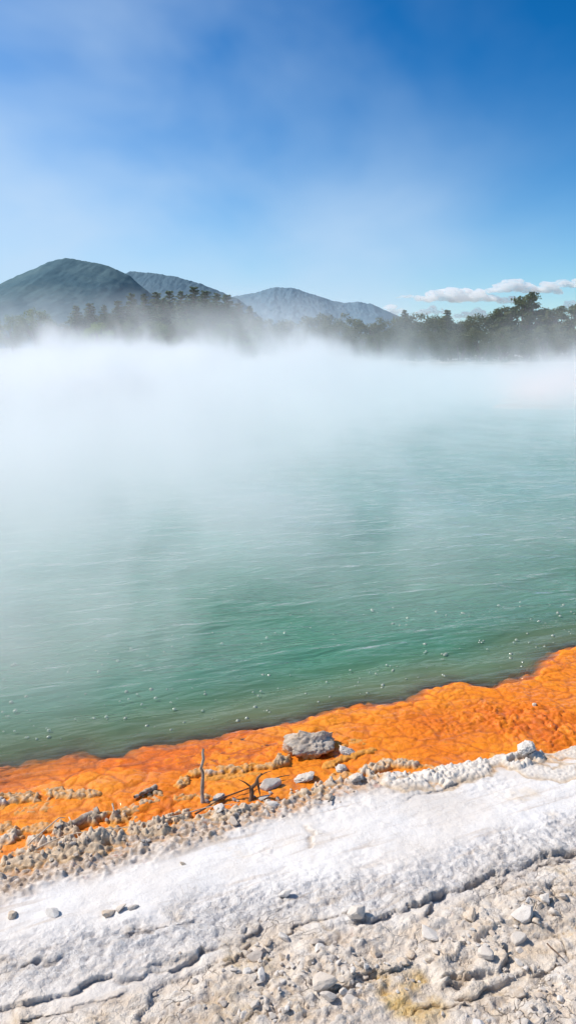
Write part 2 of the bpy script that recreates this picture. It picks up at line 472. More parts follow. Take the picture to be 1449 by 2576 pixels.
    # hairline cracks between plates
    w1, w2, wv = worley(u * 3.0 + 0.35 * fbm(x * 5, y * 5, 123, 3), vw * 7 + 0.3 * fbm(x * 7, y * 7, 125, 3), 127)
    hair = sstep(0.035, 0.0, w2 - w1) * below * (noise2(x * 3, y * 3, 129) > -0.05)
    z -= amp * hair * 0.010 + 0
    jx = u + 0.020 * fbm(x * 20, y * 20, 161, 3); jy = v + 0.014 * fbm(x * 22, y * 22, 163, 3)
    p1, p2, pv = worley(jx * 6.5, jy * 15, 165); r1, r2, rv = worley(jx * 15, jy * 34, 169)
    flake = 0.010 * (pv - 0.5) + 0.006 * (rv - 0.5)
    z += amp * below * (0.014 * (wv - 0.5) + flake) + amp * (1 - below) * grey * 0.5 * flake
    edge_l = np.maximum(sstep(0.10, 0.0, p2 - p1) * (noise2(x * 5, y * 5, 171) > 0.05), sstep(0.08, 0.0, r2 - r1) * 0.6 * (noise2(x * 6, y * 6, 173) > 0.15))
    crack = np.maximum(crack, edge_l * below * 0.55)
    crack = np.maximum(crack, hair * 0.7)
    m.update(below=below, grey=grey * amp, chip=np.clip(np.maximum(gp * amp * np.maximum(grav, grav2) * 1.6, 0), 0, 1), crust=crust, white=white, crack=crack, lip=lip_f, gravel=np.clip(band + 0.35 * gp * amp, 0, 1),
             pale=sstep(0.10, 0.25, dbn), cell=hv * 0.5 + 0.5 * cv, ochre=sstep(0.08, 0.38, fbm(x * 2.6 + 3, y * 3.4, 131, 4) + 0.18 * hair) * below)
    return z, m, dbn

gx = axis(-45, -1.95, 2.25, 45, 0.0048); gy = axis(-18, 1.42, 4.35, 26, 0.0048)
GX, GY = np.meshgrid(gx, gy)
gxf, gyf = GX.ravel(), GY.ravel()
gz, gm, gdb = ground_z(gxf, gyf)
keep = dist_edge(gxf, gyf) > -0.25
F_ = grid_faces(len(gx), len(gy), keep)
# the crust overhangs its own broken edges: push each lip out over the gutter
over = np.clip(gm['lip'], 0, 1) * 0.011
V_, F_, A_ = compact(np.stack([gxf + 0.39 * over, gyf - 0.92 * over, gz], -1), F_, gm)

# sample heights for setting things down
def surf(x, y):
    xa, ya = np.array([x], dtype=float), np.array([y], dtype=float)
    z1 = float(ground_z(xa, ya)[0][0])
    z2 = float(orange_z(xa, ya, dist_edge(xa, ya), dist_bnd(xa, ya))[0][0])
    return max(z1, z2)

def mat_ground():
    k = NT('white sinter')
    big = k.noise(3.0, 5); med = k.noise(14, 6, 0.6); fine = k.noise(75, 5, 0.65); vf = k.noise(260, 3, 0.6)
    col = k.mix(k.remap(big, 0.35, 0.65), (0.685, 0.635, 0.585), (0.765, 0.735, 0.705))
    col = k.mix(k.remap(k.noise(7.5, 6, 0.65), 0.52, 0.72, 0.0, 0.5), col, (0.60, 0.54, 0.49))
    beige = k.mix(k.remap(med, 0.3, 0.7), (0.72, 0.575, 0.43), (0.86, 0.765, 0.65))
    col = k.mix(k.math('MULTIPLY', k.attr('below'), k.remap(med, 0.2, 0.75, 1.0, 0.55)), col, beige)
    gr = k.mix(k.remap(fine, 0.35, 0.65), (0.56, 0.525, 0.505), (0.765, 0.74, 0.72))
    col = k.mix(k.math('MULTIPLY', k.attr('grey'), 0.75), col, gr)
    och = k.mix(k.remap(fine, 0.3, 0.7), (0.62, 0.36, 0.08), (0.72, 0.53, 0.24))
    col = k.mix(k.math('MULTIPLY', k.attr('ochre'), k.remap(k.noise(9, 4), 0.36, 0.58, 0.0, 0.95)), col, och)
    col = k.mix(k.math('MULTIPLY', k.attr('chip'), 0.7), col, (0.79, 0.76, 0.72))
    strk = k.noise(1.0, 5, 0.6, k.scaled(k.pos(), (2.2, 26.0, 1.0), rot=(0, 0, -0.42)), 0.6)
    col = k.mix(k.math('MULTIPLY', k.remap(strk, 0.52, 0.68), k.remap(big, 0.35, 0.6, 0.25, 0.75)), col, (0.55, 0.47, 0.40))
    col = k.mix(k.math('MULTIPLY', k.remap(k.noise(4.2, 5, 0.6), 0.56, 0.70), 0.5), col, (0.66, 0.52, 0.36))
    # gravel along the water line, browner and redder
    gcol = k.mix(k.remap(k.noise(48, 3), 0.35, 0.65), (0.27, 0.17, 0.095), (0.60, 0.50, 0.41))
    gcol = k.mix(k.remap(k.noise(22, 3), 0.62, 0.74), gcol, (0.32, 0.09, 0.03))
    col = k.mix(k.math('MULTIPLY', k.attr('gravel'), 0.85), col, gcol)
    # crust: ochre brown at the foot, pale on top
    ccol = k.mix(k.remap(k.noise(55, 4, 0.65), 0.3, 0.7), (0.30, 0.17, 0.06), (0.66, 0.49, 0.31))
    ccol = k.mix(k.attr('white'), ccol, (0.72, 0.68, 0.63))
    z = k.n('ShaderNodeSeparateXYZ'); k.l(k.pos(), z.inputs[0])
    foot = k.remap(z.outputs[2], 0.006, 0.018, 0.85, 0.0)
    ccol = k.mix(foot, ccol, (0.62, 0.24, 0.025))
    col = k.mix(k.remap(k.attr('crust'), 0.05, 0.35), col, ccol)
    # orange seep where the ground meets the shelf
    col = k.mix(k.math('MULTIPLY', k.remap(k.attr('pale'), 0.0, 0.35, 1.0, 0.0), k.remap(z.outputs[2], 0.012, 0.03, 0.8, 0.0)), col, (0.66, 0.27, 0.03))
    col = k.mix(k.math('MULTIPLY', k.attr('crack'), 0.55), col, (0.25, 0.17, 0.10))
    col = k.mix(k.math('MULTIPLY', k.attr('lip'), 0.35), col, (0.66, 0.54, 0.40))
    wv_ = k.n('ShaderNodeVectorMath', operation='ADD'); nzv = k.n('ShaderNodeTexNoise'); nzv.inputs['Scale'].default_value = 30; nzv.inputs['Detail'].default_value = 3
    k.l(k.pos(), nzv.inputs['Vector']); sv = k.n('ShaderNodeVectorMath', operation='SCALE'); k.l(nzv.outputs['Color'], sv.inputs[0]); sv.inputs['Scale'].default_value = 0.035
    k.l(k.pos(), wv_.inputs[0]); k.l(sv.outputs[0], wv_.inputs[1])
    vo = k.n('ShaderNodeTexVoronoi', feature='DISTANCE_TO_EDGE'); vo.inputs['Scale'].default_value = 17; k.l(k.scaled(wv_.outputs[0], (0.7, 1.3, 1.0), rot=(0, 0, -0.4)), vo.inputs['Vector'])
    vc = k.n('ShaderNodeTexVoronoi', feature='F1'); vc.inputs['Scale'].default_value = 85; k.l(wv_.outputs[0], vc.inputs['Vector'])
    crk = k.math('MULTIPLY', k.remap(vo.outputs['Distance'], 0.0, 0.035, 1.0, 0.0), k.remap(k.noise(5, 3), 0.48, 0.60))
    crk = k.math('MULTIPLY', crk, k.math('ADD', 0.25, k.math('MULTIPLY', k.attr('below'), 0.75)))
    col = k.mix(k.math('MULTIPLY', crk, 0.65), col, (0.27, 0.19, 0.12))
    col = k.mix(k.math('MULTIPLY', k.remap(vf, 0.52, 0.70), k.remap(med, 0.35, 0.6, 0.1, 0.42)), col, (0.45, 0.36, 0.28))
    ridg = k.math('ABSOLUTE', k.math('SUBTRACT', k.noise(42, 6, 0.7), 0.5))
    h = k.math('ADD', k.math('MULTIPLY', ridg, 1.6), k.math('MULTIPLY', vf, 0.35))
    h = k.math('SUBTRACT', h, k.math('MULTIPLY', vc.outputs['Distance'], 0.35))
    h = k.math('SUBTRACT', h, k.math('MULTIPLY', crk, 0.8))
    bs = k.math('ADD', k.math('ADD', 0.26, k.math('MULTIPLY', k.attr('below'), 0.5)), k.math('MULTIPLY', k.attr('grey'), 0.5))
    nb = k.n('ShaderNodeBump'); nb.inputs['Distance'].default_value = 0.014; k.l(h, nb.inputs['Height']); k.l(bs, nb.inputs['Strength']); nb = nb.outputs[0]
    return k.done(k.principled(col, 0.9, nb, Specular_IOR_Level=0.2))
M_GROUND = mat_ground()
tag(link('ground', mesh_np('ground', V_, F_, A_), M_GROUND), kind='structure')

ox = axis(-45, -2.1, 3.0, 45, 0.0060); oy = axis(-20, 1.95, 4.75, 26, 0.0060)
OX, OY = np.meshgrid(ox, oy); oxf, oyf = OX.ravel(), OY.ravel()
ode, odb = dist_edge(oxf, oyf), dist_bnd(oxf, oyf)
oz, ocrack, orough, ode2 = orange_z(oxf, oyf, ode, odb)
keep = (ode > -1.6) & (odb < 0.35)
OV, OF, OA = compact(np.stack([oxf, oyf, oz], -1), grid_faces(len(ox), len(oy), keep), {'crack': ocrack, 'rough': orough, 'inland': ode2})

def mat_orange():
    k = NT('orange mineral mat')
    n1 = k.noise(2.5, 4); n2 = k.noise(16, 5, 0.6); n3 = k.noise(90, 4, 0.6)
    col = k.mix(k.remap(n1, 0.3, 0.7), (0.81, 0.205, 0.005), (0.85, 0.275, 0.012))
    col = k.mix(k.math('MULTIPLY', k.attr('rough'), k.remap(n2, 0.3, 0.7)), col, (0.66, 0.115, 0.003))
    col = k.mix(k.remap(n2, 0.54, 0.75, 0.0, 0.45), col, (0.80, 0.33, 0.03))
    col = k.mix(k.remap(k.noise(38, 4, 0.65), 0.52, 0.72, 0.0, 0.32), col, (0.56, 0.12, 0.006))
    col = k.mix(k.math('MULTIPLY', k.attr('crack'), 0.62), col, (0.40, 0.085, 0.008))
    col = k.mix(k.remap(k.noise(7, 4), 0.60, 0.75, 0.0, 0.30), col, (0.45, 0.16, 0.05))
    wet = k.remap(k.noise(3.3, 3, vec=k.scaled(k.pos(), (1.0, 2.6, 1), rot=(0, 0, -0.4))), 0.42, 0.62)
    h = k.math('ADD', k.math('MULTIPLY', n3, 0.6), k.math('MULTIPLY', n2, 0.8))
    nb = k.bump(h, 0.55, 0.010)
    return k.done(k.principled(col, 0.62, nb, Coat_Weight=k.math('MULTIPLY', wet, 0.5), Coat_Roughness=0.12, Specular_IOR_Level=0.3))
tag(link('orange_shore', mesh_np('orange_shore', OV, OF, OA), mat_orange()), kind='structure')

# ------------------------------------------------------------------ the pool
wx_ = axis(-140, -2.4, 3.2, 140, 0.02, 1.05); wy_ = axis(-30, 2.0, 6.0, 75, 0.02, 1.05)
WX, WY = np.meshgrid(wx_, wy_); wxf, wyf = WX.ravel(), WY.ravel()
wde, wdb = dist_edge(wxf, wyf), dist_bnd(wxf, wyf)
wfloor = orange_z(wxf, wyf, wde, wdb)[0]
shal = np.clip(-wfloor, 0, 3); shal = np.where(wde < -1.2, 2.0, shal)
# little swells that run in towards the shore
sw = np.zeros(wxf.shape)
for lam, amp, ang, sd in ((0.62, 0.0125, 1.98, 1), (0.41, 0.0085, 1.72, 2), (0.30, 0.0032, 2.2, 3), (0.95, 0.0125, 1.85, 4)):
    ph = (wxf * math.cos(ang) + wyf * math.sin(ang)) / lam * 2 * math.pi + 2.4 * fbm(wxf * 0.8, wyf * 0.8, 140 + sd, 2) * (1.2)
    sw += amp * (1 - np.abs(np.sin(ph / 2)) * 1.6) * (0.5 + 0.9 * sstep(-0.4, 0.4, noise2(wxf * 0.9, wyf * 0.9, 150 + sd)))
sw *= sstep(0.03, 0.35, -wde) * sstep(60, 14, wyf)
keep = (wde < 0.9) & (wdb < 0.15)
WV, WF, WA = compact(np.stack([wxf, wyf, sw], -1), grid_faces(len(wx_), len(wy_), keep), {'deep': shal, 'off': -wde})

def mat_water():
    k = NT('pool water')
    sp = k.n('ShaderNodeSeparateXYZ'); k.l(k.pos(), sp.inputs[0])
    off = k.attr('off')
    c = k.mix(k.remap(off, -0.05, 0.65), (0.170, 0.185, 0.090), (0.060, 0.210, 0.132))
    c = k.mix(k.remap(off, 0.7, 5.0), c, (0.085, 0.300, 0.260))
    c = k.mix(k.remap(off, 5.0, 22.0), c, (0.11, 0.37, 0.38))
    c = k.mix(k.remap(k.noise(0.9, 3), 0.3, 0.7, 0.0, 0.35), c, (0.06, 0.20, 0.13))
    tint = k.math('SUBTRACT', 1.0, k.math('EXPONENT', k.math('MULTIPLY', k.attr('deep'), -16.0)))
    v = k.scaled(k.pos(), (0.8, 3.0, 1.0), rot=(0, 0, -0.30))
    rip = k.math('ADD', k.noise(1.9, 3, 0.5, v, 0.5), k.math('MULTIPLY', k.noise(7.0, 2, 0.5, v, 0.3), 0.35))
    calm = k.remap(off, 0.0, 0.8, 0.35, 1.0)
    nb = k.n('ShaderNodeBump'); k.l(rip, nb.inputs['Height']); nb.inputs['Distance'].default_value = 0.15
    k.l(k.math('MULTIPLY', calm, 0.5), nb.inputs['Strength'])
    dif = k.n('ShaderNodeBsdfDiffuse'); k.l(c, dif.inputs[0]); k.l(nb.outputs[0], dif.inputs['Normal'])
    tr = k.n('ShaderNodeBsdfTransparent'); tr.inputs[0].default_value = (0.97, 0.95, 0.90, 1)
    m1 = k.n('ShaderNodeMixShader'); k.l(tint, m1.inputs[0]); k.l(tr.outputs[0], m1.inputs[1]); k.l(dif.outputs[0], m1.inputs[2])
    gl = k.n('ShaderNodeBsdfGlossy'); gl.inputs['Roughness'].default_value = 0.08; k.l(nb.outputs[0], gl.inputs['Normal'])
    fr = k.n('ShaderNodeFresnel'); fr.inputs['IOR'].default_value = 1.33; k.l(nb.outputs[0], fr.inputs['Normal'])
    m2 = k.n('ShaderNodeMixShader'); k.l(fr.outputs[0], m2.inputs[0]); k.l(m1.outputs[0], m2.inputs[1]); k.l(gl.outputs[0], m2.inputs[2])
    return k.done(m2.outputs[0])
tag(link('water', mesh_np('water', WV, WF, WA), mat_water()), kind='structure')

# ------------------------------------------------------------------ far bank, terrace, hills
def mat_simple(name, a, b, scale, rough=0.9, c=None, bump=0.0, coords='pos', detail=5):
    k = NT(name); v = k.pos() if coords == 'pos' else k.obj()
    nz = k.noise(scale, detail, 0.6, v)
    col = k.mix(k.remap(nz, 0.3, 0.7), a, b)
    if c is not None: col = k.mix(k.remap(k.noise(scale * 0.31, 4, 0.6, v), 0.52, 0.66), col, c)
    nb = k.bump(k.noise(scale * 2.2, 5, 0.65, v), bump, 0.3 / scale) if bump else None
    return k.done(k.principled(col, rough, nb, Specular_IOR_Level=0.2))

fx = axis(-5000, -60, 60, 5000, 0.9, 1.15); fy = axis(-4000, 50, 110, 6000, 0.6, 1.15)
FX, FY = np.meshgrid(fx, fy); xx, yy = FX.ravel(), FY.ravel()
shore_y = 60 + 2.0 * noise2(xx * 0.08, xx * 0 + 3.3, 201) + 0.8 * noise2(xx * 0.3, xx * 0 + 1.3, 203) - 0.0045 * xx ** 2 * (np.abs(xx) < 200)
rise = yy - shore_y
ring = np.hypot(xx * 0.9, yy - 25)
fz = np.where(rise < 0, -1.2, np.clip(rise, 0, 3) * 0.42 - 0.4 + np.clip(rise - 3, 0, 60) * 0.035) + 0.25 * fbm(xx * 0.35, yy * 0.35, 205, 4) * (rise > -1)
fz = np.where((np.abs(xx) > 75), np.where(np.abs(xx) < 90, 0.6, 2.0), fz)
fz = np.where(yy < -28, 0.9, fz)
near_hole = (np.abs(xx) < 74) & (yy > -26) & (rise < -4)
tag(link('land', mesh_np('land', *compact(np.stack([xx, yy, fz], -1), grid_faces(len(fx), len(fy), ~near_hole), {})[:2]),
         mat_simple('land', (0.10, 0.115, 0.045), (0.42, 0.38, 0.33), 0.5, c=(0.60, 0.56, 0.52))), kind='structure')

# low pink terrace that runs into the pool on the far right
tx = np.linspace(6.0, 26, 160); ty = np.linspace(22.5, 40, 130)
TX, TY = np.meshgrid(tx, ty); xx, yy = TX.ravel(), TY.ravel()
left_edge = 7.0 + 0.35 * np.abs(yy - 25.2) ** 1.0 + 0.8 * noise2(yy * 0.5, yy * 0 + 0.7, 211)
front = 24.5 - 0.10 * (xx - 7) + 0.25 * noise2(xx * 0.9, xx * 0 + 2.2, 213)
ins = np.minimum(np.minimum((xx - left_edge), (yy - front) * 1.6), 39 - yy)
tz = -0.25 + 0.36 * sstep(-0.15, 0.35, ins) + 0.05 * fbm(xx * 1.3, yy * 1.3, 215, 4) * sstep(0, 1, ins)
tag(link('terrace', mesh_np('terrace', np.stack([xx, yy, tz], -1), grid_faces(160, 130)), mat_simple('pink terrace', (0.55, 0.36, 0.30), (0.68, 0.55, 0.48), 1.2, c=(0.62, 0.30, 0.18), bump=0.4)), kind='structure')

def mat_hazed_hill(name, a, b, c):  # distance haze is painted into these base colours as a pale blue tint
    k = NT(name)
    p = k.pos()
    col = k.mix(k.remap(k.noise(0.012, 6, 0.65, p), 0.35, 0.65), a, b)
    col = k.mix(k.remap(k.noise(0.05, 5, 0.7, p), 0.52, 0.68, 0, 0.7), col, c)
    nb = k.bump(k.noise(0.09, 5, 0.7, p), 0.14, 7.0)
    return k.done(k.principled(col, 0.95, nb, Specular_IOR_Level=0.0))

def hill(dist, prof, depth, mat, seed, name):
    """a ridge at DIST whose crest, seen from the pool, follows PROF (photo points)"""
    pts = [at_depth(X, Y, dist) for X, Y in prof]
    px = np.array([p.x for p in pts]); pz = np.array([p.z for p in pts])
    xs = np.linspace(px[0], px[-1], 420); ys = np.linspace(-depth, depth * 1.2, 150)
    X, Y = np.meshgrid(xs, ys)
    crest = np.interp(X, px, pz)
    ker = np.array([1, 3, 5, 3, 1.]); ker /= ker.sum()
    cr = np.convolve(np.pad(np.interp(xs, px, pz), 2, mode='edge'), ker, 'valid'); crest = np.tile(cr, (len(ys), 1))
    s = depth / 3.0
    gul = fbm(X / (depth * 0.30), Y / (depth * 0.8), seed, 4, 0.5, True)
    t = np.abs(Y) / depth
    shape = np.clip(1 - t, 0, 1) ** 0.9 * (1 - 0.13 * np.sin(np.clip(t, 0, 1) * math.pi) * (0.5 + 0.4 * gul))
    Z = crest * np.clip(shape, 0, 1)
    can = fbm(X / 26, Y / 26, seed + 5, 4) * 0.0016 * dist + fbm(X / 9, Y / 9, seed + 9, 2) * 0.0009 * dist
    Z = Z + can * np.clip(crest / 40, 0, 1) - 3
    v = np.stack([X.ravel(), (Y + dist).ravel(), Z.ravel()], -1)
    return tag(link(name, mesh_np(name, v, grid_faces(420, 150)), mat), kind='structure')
hill(1250, [(-420, 850), (-200, 780), (0, 708), (60, 681), (130, 650), (165, 643), (210, 650), (255, 657), (290, 670), (325, 688), (370, 725), (430, 780), (520, 860), (560, 895)], 520, mat_hazed_hill('near bush hill haze tint', (0.088, 0.152, 0.186), (0.116, 0.184, 0.208), (0.080, 0.140, 0.172)), 301, 'hill')
hill(1900, [(100, 900), (200, 760), (290, 690), (325, 678), (380, 682), (440, 691), (510, 711), (555, 730), (600, 748), (650, 790), (700, 850), (730, 900)], 600, mat_hazed_hill('ridge bush haze tint', (0.118, 0.188, 0.238), (0.134, 0.206, 0.252), (0.108, 0.175, 0.224)), 321, 'hill')
hill(2700, [(440, 900), (520, 780), (590, 742), (640, 734), (690, 719), (735, 721), (790, 738), (840, 755), (868, 759), (900, 756), (935, 762), (985, 785), (1040, 812), (1120, 850), (1250, 895)], 800, mat_hazed_hill('far hill bush haze tint', (0.142, 0.220, 0.285), (0.155, 0.235, 0.300), (0.132, 0.208, 0.272)), 341, 'hill')  # farthest ridge: most haze mixed into its bush colour

# ------------------------------------------------------------------ trees
def tube(path, radii, sides=6):
    path = [Vector(p) for p in path]; vs, fs = [], []
    for i, p in enumerate(path):
        d = (path[min(i + 1, len(path) - 1)] - path[max(i - 1, 0)]).normalized()
        a = d.orthogonal().normalized(); b = d.cross(a)
        for j in range(sides):
            t = 2 * math.pi * j / sides
            vs.append(p + (a * math.cos(t) + b * math.sin(t)) * radii[i])
    for i in range(len(path) - 1):
        for j in range(sides):
            fs.append((i * sides + j, i * sides + (j + 1) % sides, (i + 1) * sides + (j + 1) % sides, (i + 1) * sides + j))
    return vs, fs

def join(parts):
    V, Fc = [], []
    for vs, fs in parts:
        o = len(V); V += list(vs); Fc += [tuple(i + o for i in f) for f in fs]
    return np.array([tuple(v) for v in V]), np.array(Fc)

def leaf_cloud(centres, radii, per, size, rng, flat=1.0):
    """many small leaf-spray faces round clump centres; returns verts, faces, tone"""
    vs, tn = [], []
    for c, r in zip(centres, radii):
        k = max(6, int(per * (r ** 2)))
        d = rng.normal(size=(k, 3)); d /= np.linalg.norm(d, axis=1)[:, None]
        p = np.array(c) + d * (r * rng.uniform(0.35, 1.05, (k, 1))) * np.array([1, 1, flat])
        nrm = d + 0.7 * rng.normal(size=(k, 3)); nrm[:, 2] += 0.5; nrm /= np.linalg.norm(nrm, axis=1)[:, None]
        a = np.cross(nrm, rng.normal(size=(k, 3))); a /= np.linalg.norm(a, axis=1)[:, None]; b = np.cross(nrm, a)
        s = size * rng.uniform(0.6, 1.35, (k, 1))
        quad = np.stack([p - a * s, p + b * s * 0.55 + a * 0.1 * s, p + a * s, p - b * s * 0.6], 1)
        vs.append(quad.reshape(-1, 3))
        t = rng.uniform(0.0, 1.0) * 0.55 + rng.uniform(0, 0.45, k); tn.append(np.repeat(t, 4))
    V = np.concatenate(vs); return V, np.arange(len(V)).reshape(-1, 4), np.concatenate(tn)

def make_tree_meshes(style, seed):
    rng = np.random.default_rng(seed); rnd = random.Random(seed)
    parts, cs, rs = [], [], []
    if style == 'conifer':
        h = 1.0
        parts.append(tube([(0, 0, -0.03), (0.004, 0, 0.3), (-0.004, 0.003, 0.7), (0, 0, 0.96)], [0.026, 0.02, 0.011, 0.003]))
        z = 0.10
        while z < 0.97:
            rad = 0.21 * (1 - z) ** 0.75 * rnd.uniform(0.75, 1.15) + 0.012
            m = 6 if z < 0.8 else 4; a0 = rnd.uniform(0, 6)
            for j in range(m):
                a = a0 + j * 2 * math.pi / m + rnd.uniform(-0.4, 0.4); L = rad * rnd.uniform(0.6, 1.15)
                tip = (math.cos(a) * L, math.sin(a) * L, z + rnd.uniform(-0.01, 0.03))
                parts.append(tube([(0, 0, z - 0.01), tip], [0.006, 0.002], 4))
                for q in (0.45, 0.75, 1.0):
                    cs.append((tip[0] * q, tip[1] * q, z + (tip[2] - z) * q + rnd.uniform(0, 0.015))); rs.append(0.010 + 0.055 * (1 - z) ** 0.8 * rnd.uniform(0.6, 1.2))
            z += rnd.uniform(0.035, 0.055)
        V, Fc, T = leaf_cloud(cs, rs, 11000, 0.017, rng, 0.8)
    elif style == 'spread':           # big open tree with layered flat sprays
        for j in range(3):
            bx, by = rnd.uniform(-.05, .05), rnd.uniform(-.05, .05)
            parts.append(tube([(bx * 0.3, by * 0.3, -0.03), (bx, by, 0.3), (bx * 3, by * 3, 0.62), (bx * 4, by * 4, 0.85)], [0.03, 0.024, 0.014, 0.005]))
        for j in range(90):
            a = rnd.uniform(0, 2 * math.pi); z = rnd.uniform(0.12, 0.96)
            R = 0.46 * (1.0 - 0.62 * max(0, z - 0.35) / 0.6) * math.sqrt(rnd.uniform(0.05, 1))
            c = (math.cos(a) * R, math.sin(a) * R, z); cs.append(c); rs.append(rnd.uniform(0.07, 0.135))
            parts.append(tube([(c[0] * 0.15, c[1] * 0.15, max(0.05, z - 0.22)), (c[0] * 0.6, c[1] * 0.6, z - 0.07), c], [0.010, 0.006, 0.002], 4))
        V, Fc, T = leaf_cloud(cs, rs, 8200, 0.021, rng, 0.55)
    elif style == 'round':
        parts.append(tube([(0, 0, -0.03), (0.01, 0, 0.25), (-0.01, 0.01, 0.6)], [0.035, 0.028, 0.008]))
        for j in range(40):
            d = rng.normal(size=3); d /= np.linalg.norm(d); r = rnd.uniform(0.5, 1) ** 0.5
            c = (d[0] * 0.36 * r, d[1] * 0.36 * r, 0.55 + d[2] * 0.36 * r); cs.append(c); rs.append(rnd.uniform(0.08, 0.15))
            parts.append(tube([(0, 0, 0.22), (c[0] * 0.6, c[1] * 0.6, 0.3 + c[2] * 0.4), c], [0.012, 0.007, 0.002], 4))
        V, Fc, T = leaf_cloud(cs, rs, 6500, 0.021, rng, 0.85)
    else:                             # scrub: low, broad, foliage to the ground
        for j in range(4):
            a = rnd.uniform(0, 6.28)
            parts.append(tube([(0.03 * math.cos(a), 0.03 * math.sin(a), -0.03), (0.15 * math.cos(a), 0.15 * math.sin(a), 0.35), (0.25 * math.cos(a), 0.25 * math.sin(a), 0.7)], [0.022, 0.016, 0.004], 5))
        for j in range(44):
            a = rnd.uniform(0, 6.28); z = rnd.uniform(0.06, 0.95); R = 0.52 * math.sqrt(max(0.04, 1 - (max(0, z - 0.3) / 0.72) ** 2)) * math.sqrt(rnd.uniform(0.1, 1))
            cs.append((R * math.cos(a), R * math.sin(a), z * rnd.uniform(0.8, 1.05))); rs.append(rnd.uniform(0.08, 0.15))
        V, Fc, T = leaf_cloud(cs, rs, 6500, 0.021, rng, 0.75)
    tv, tf = join(parts)
    return mesh_np(style + '_trunk', tv, tf), mesh_np(style + '_crown', V, Fc, {'tone': T}, smooth=False)

def mat_leaf(name, dark, light):
    k = NT(name)
    t = k.attr('tone')
    oi = k.n('ShaderNodeObjectInfo').outputs['Random']
    col = k.mix(k.math('ADD', k.math('MULTIPLY', t, 0.8), k.math('MULTIPLY', oi, 0.2)), dark, light)
    p = k.principled(col, 0.7, Specular_IOR_Level=0.25)
    tr = k.n('ShaderNodeBsdfTranslucent'); k.l(k.mix(0.5, col, light), tr.inputs[0])
    m = k.n('ShaderNodeMixShader'); m.inputs[0].default_value = 0.3; k.l(p, m.inputs[1]); k.l(tr.outputs[0], m.inputs[2])
    return k.done(m.outputs[0])
M_BARK = mat_simple('bark', (0.10, 0.08, 0.06), (0.22, 0.18, 0.15), 3.0)
M_LEAF = {'conifer': mat_leaf('conifer needles', (0.065, 0.115, 0.070), (0.135, 0.190, 0.100)),
          'spread': mat_leaf('dark leaves', (0.045, 0.068, 0.030), (0.135, 0.160, 0.062)),
          'round': mat_leaf('green leaves', (0.075, 0.130, 0.040), (0.190, 0.260, 0.080)),
          'lime': mat_leaf('lime leaves', (0.13, 0.21, 0.045), (0.32, 0.42, 0.09)),
          'scrub': mat_leaf('scrub leaves', (0.060, 0.080, 0.036), (0.165, 0.178, 0.075))}
PROTO = {}
for st, cnt in (('conifer', 3), ('spread', 2), ('round', 2), ('scrub', 3)):
    for i in range(cnt):
        PROTO[(st, i)] = make_tree_meshes(st, 40 + 7 * i + len(st))

def land_z(y): return 0.8 + 0.035 * max(0, y - 63)
n_tree = [0]
def tree(style, X, Ytop, dist, label, group=None, leaf=None, wide=1.0, cat='tree', name='tree'):
    top = at_depth(X, Ytop, dist); zb = land_z(dist); h = top.z - zb
    st = style; i = n_tree[0] % {'conifer': 3, 'spread': 2, 'round': 2, 'scrub': 3}[st]; n_tree[0] += 1
    tm, cm = PROTO[(st, i)]
    key = leaf or st
    t = empty(name, (top.x, dist, zb), random.uniform(0, 6.28)); s = h * random.uniform(0.96, 1.04)
    t.scale = (s * wide, s * wide, s)
    tag(t, label, cat, group)
    link('trunk', tm, M_BARK, t)
    if not cm.materials: cm.materials.append(M_LEAF[st])
    c = link('crown', cm, None, t)
    c.material_slots[0].link = 'OBJECT'; c.material_slots[0].material = M_LEAF[key]
    return t

G_CON = 'conifers in the misty stand below the mountain'
L_CON = 'dark conifer in the steam-veiled stand below the mountain'
for X, Y, D in ((190, 770, 128), (225, 762, 132), (262, 768, 126), (298, 752, 130), (330, 738, 134), (362, 744, 128), (392, 728, 132), (425, 724, 136), (455, 727, 130), (486, 722, 134), (515, 729, 131), (545, 735, 128), (572, 742, 134), (600, 758, 130), (628, 772, 128), (275, 785, 118), (345, 765, 116), (410, 752, 117), (468, 748, 114), (530, 757, 116), (585, 775, 112)):
    tree('conifer', X, Y, D, L_CON, G_CON, wide=random.uniform(1.5, 2.1), name='conifer')
tree('round', 85, 766, 92, 'round dark green tree at the left edge, tallest of the clump beside the steam', None)
tree('round', 25, 783, 90, 'leafy green tree cut by the left edge of the photo, below the mountain', None)
tree('round', -45, 778, 92, 'green tree mostly out of frame beyond the left edge', None)
tree('round', 122, 800, 96, 'small dark tree on the right flank of the leftmost clump', None)
tree('round', 245, 805, 84, 'bright yellow-green round tree in front of the conifers', None, 'lime', 1.15)
L_MIX = 'hazy olive broadleaf tree at the foot of the conifers behind the steam'; G_MIX = 'broadleaf trees at the foot of the conifers'
for X, Y, D in ((185, 832, 82), (310, 822, 84), (360, 826, 80), (160, 815, 94), (215, 826, 90), (290, 800, 98), (335, 806, 97), (385, 800, 98), (430, 804, 97), (475, 800, 98), (520, 802, 97), (565, 806, 96), (610, 806, 95), (650, 800, 96), (275, 840, 78), (335, 842, 77), (395, 840, 78), (455, 842, 77), (515, 840, 78), (575, 842, 77), (625, 838, 78), (405, 815, 86), (450, 822, 82), (500, 818, 86), (545, 828, 82), (590, 820, 86), (635, 815, 88)):
    tree('round' if X % 2 else 'scrub', X, Y, D, L_MIX, G_MIX, None, 1.2)
L_CEN = 'faint tree almost lost in the steam at the centre of the far shore'; G_CEN = 'trees lost in steam at the centre of the far shore'
for X, Y, D in ((660, 792, 100), (705, 796, 100), (750, 790, 100), (795, 788, 100), (840, 786, 98), (680, 820, 92), (725, 826, 90), (770, 818, 94), (815, 812, 90), (850, 806, 92), (885, 803, 90)):
    tree('scrub', X, Y, D, L_CEN, G_CEN, None, 1.2)
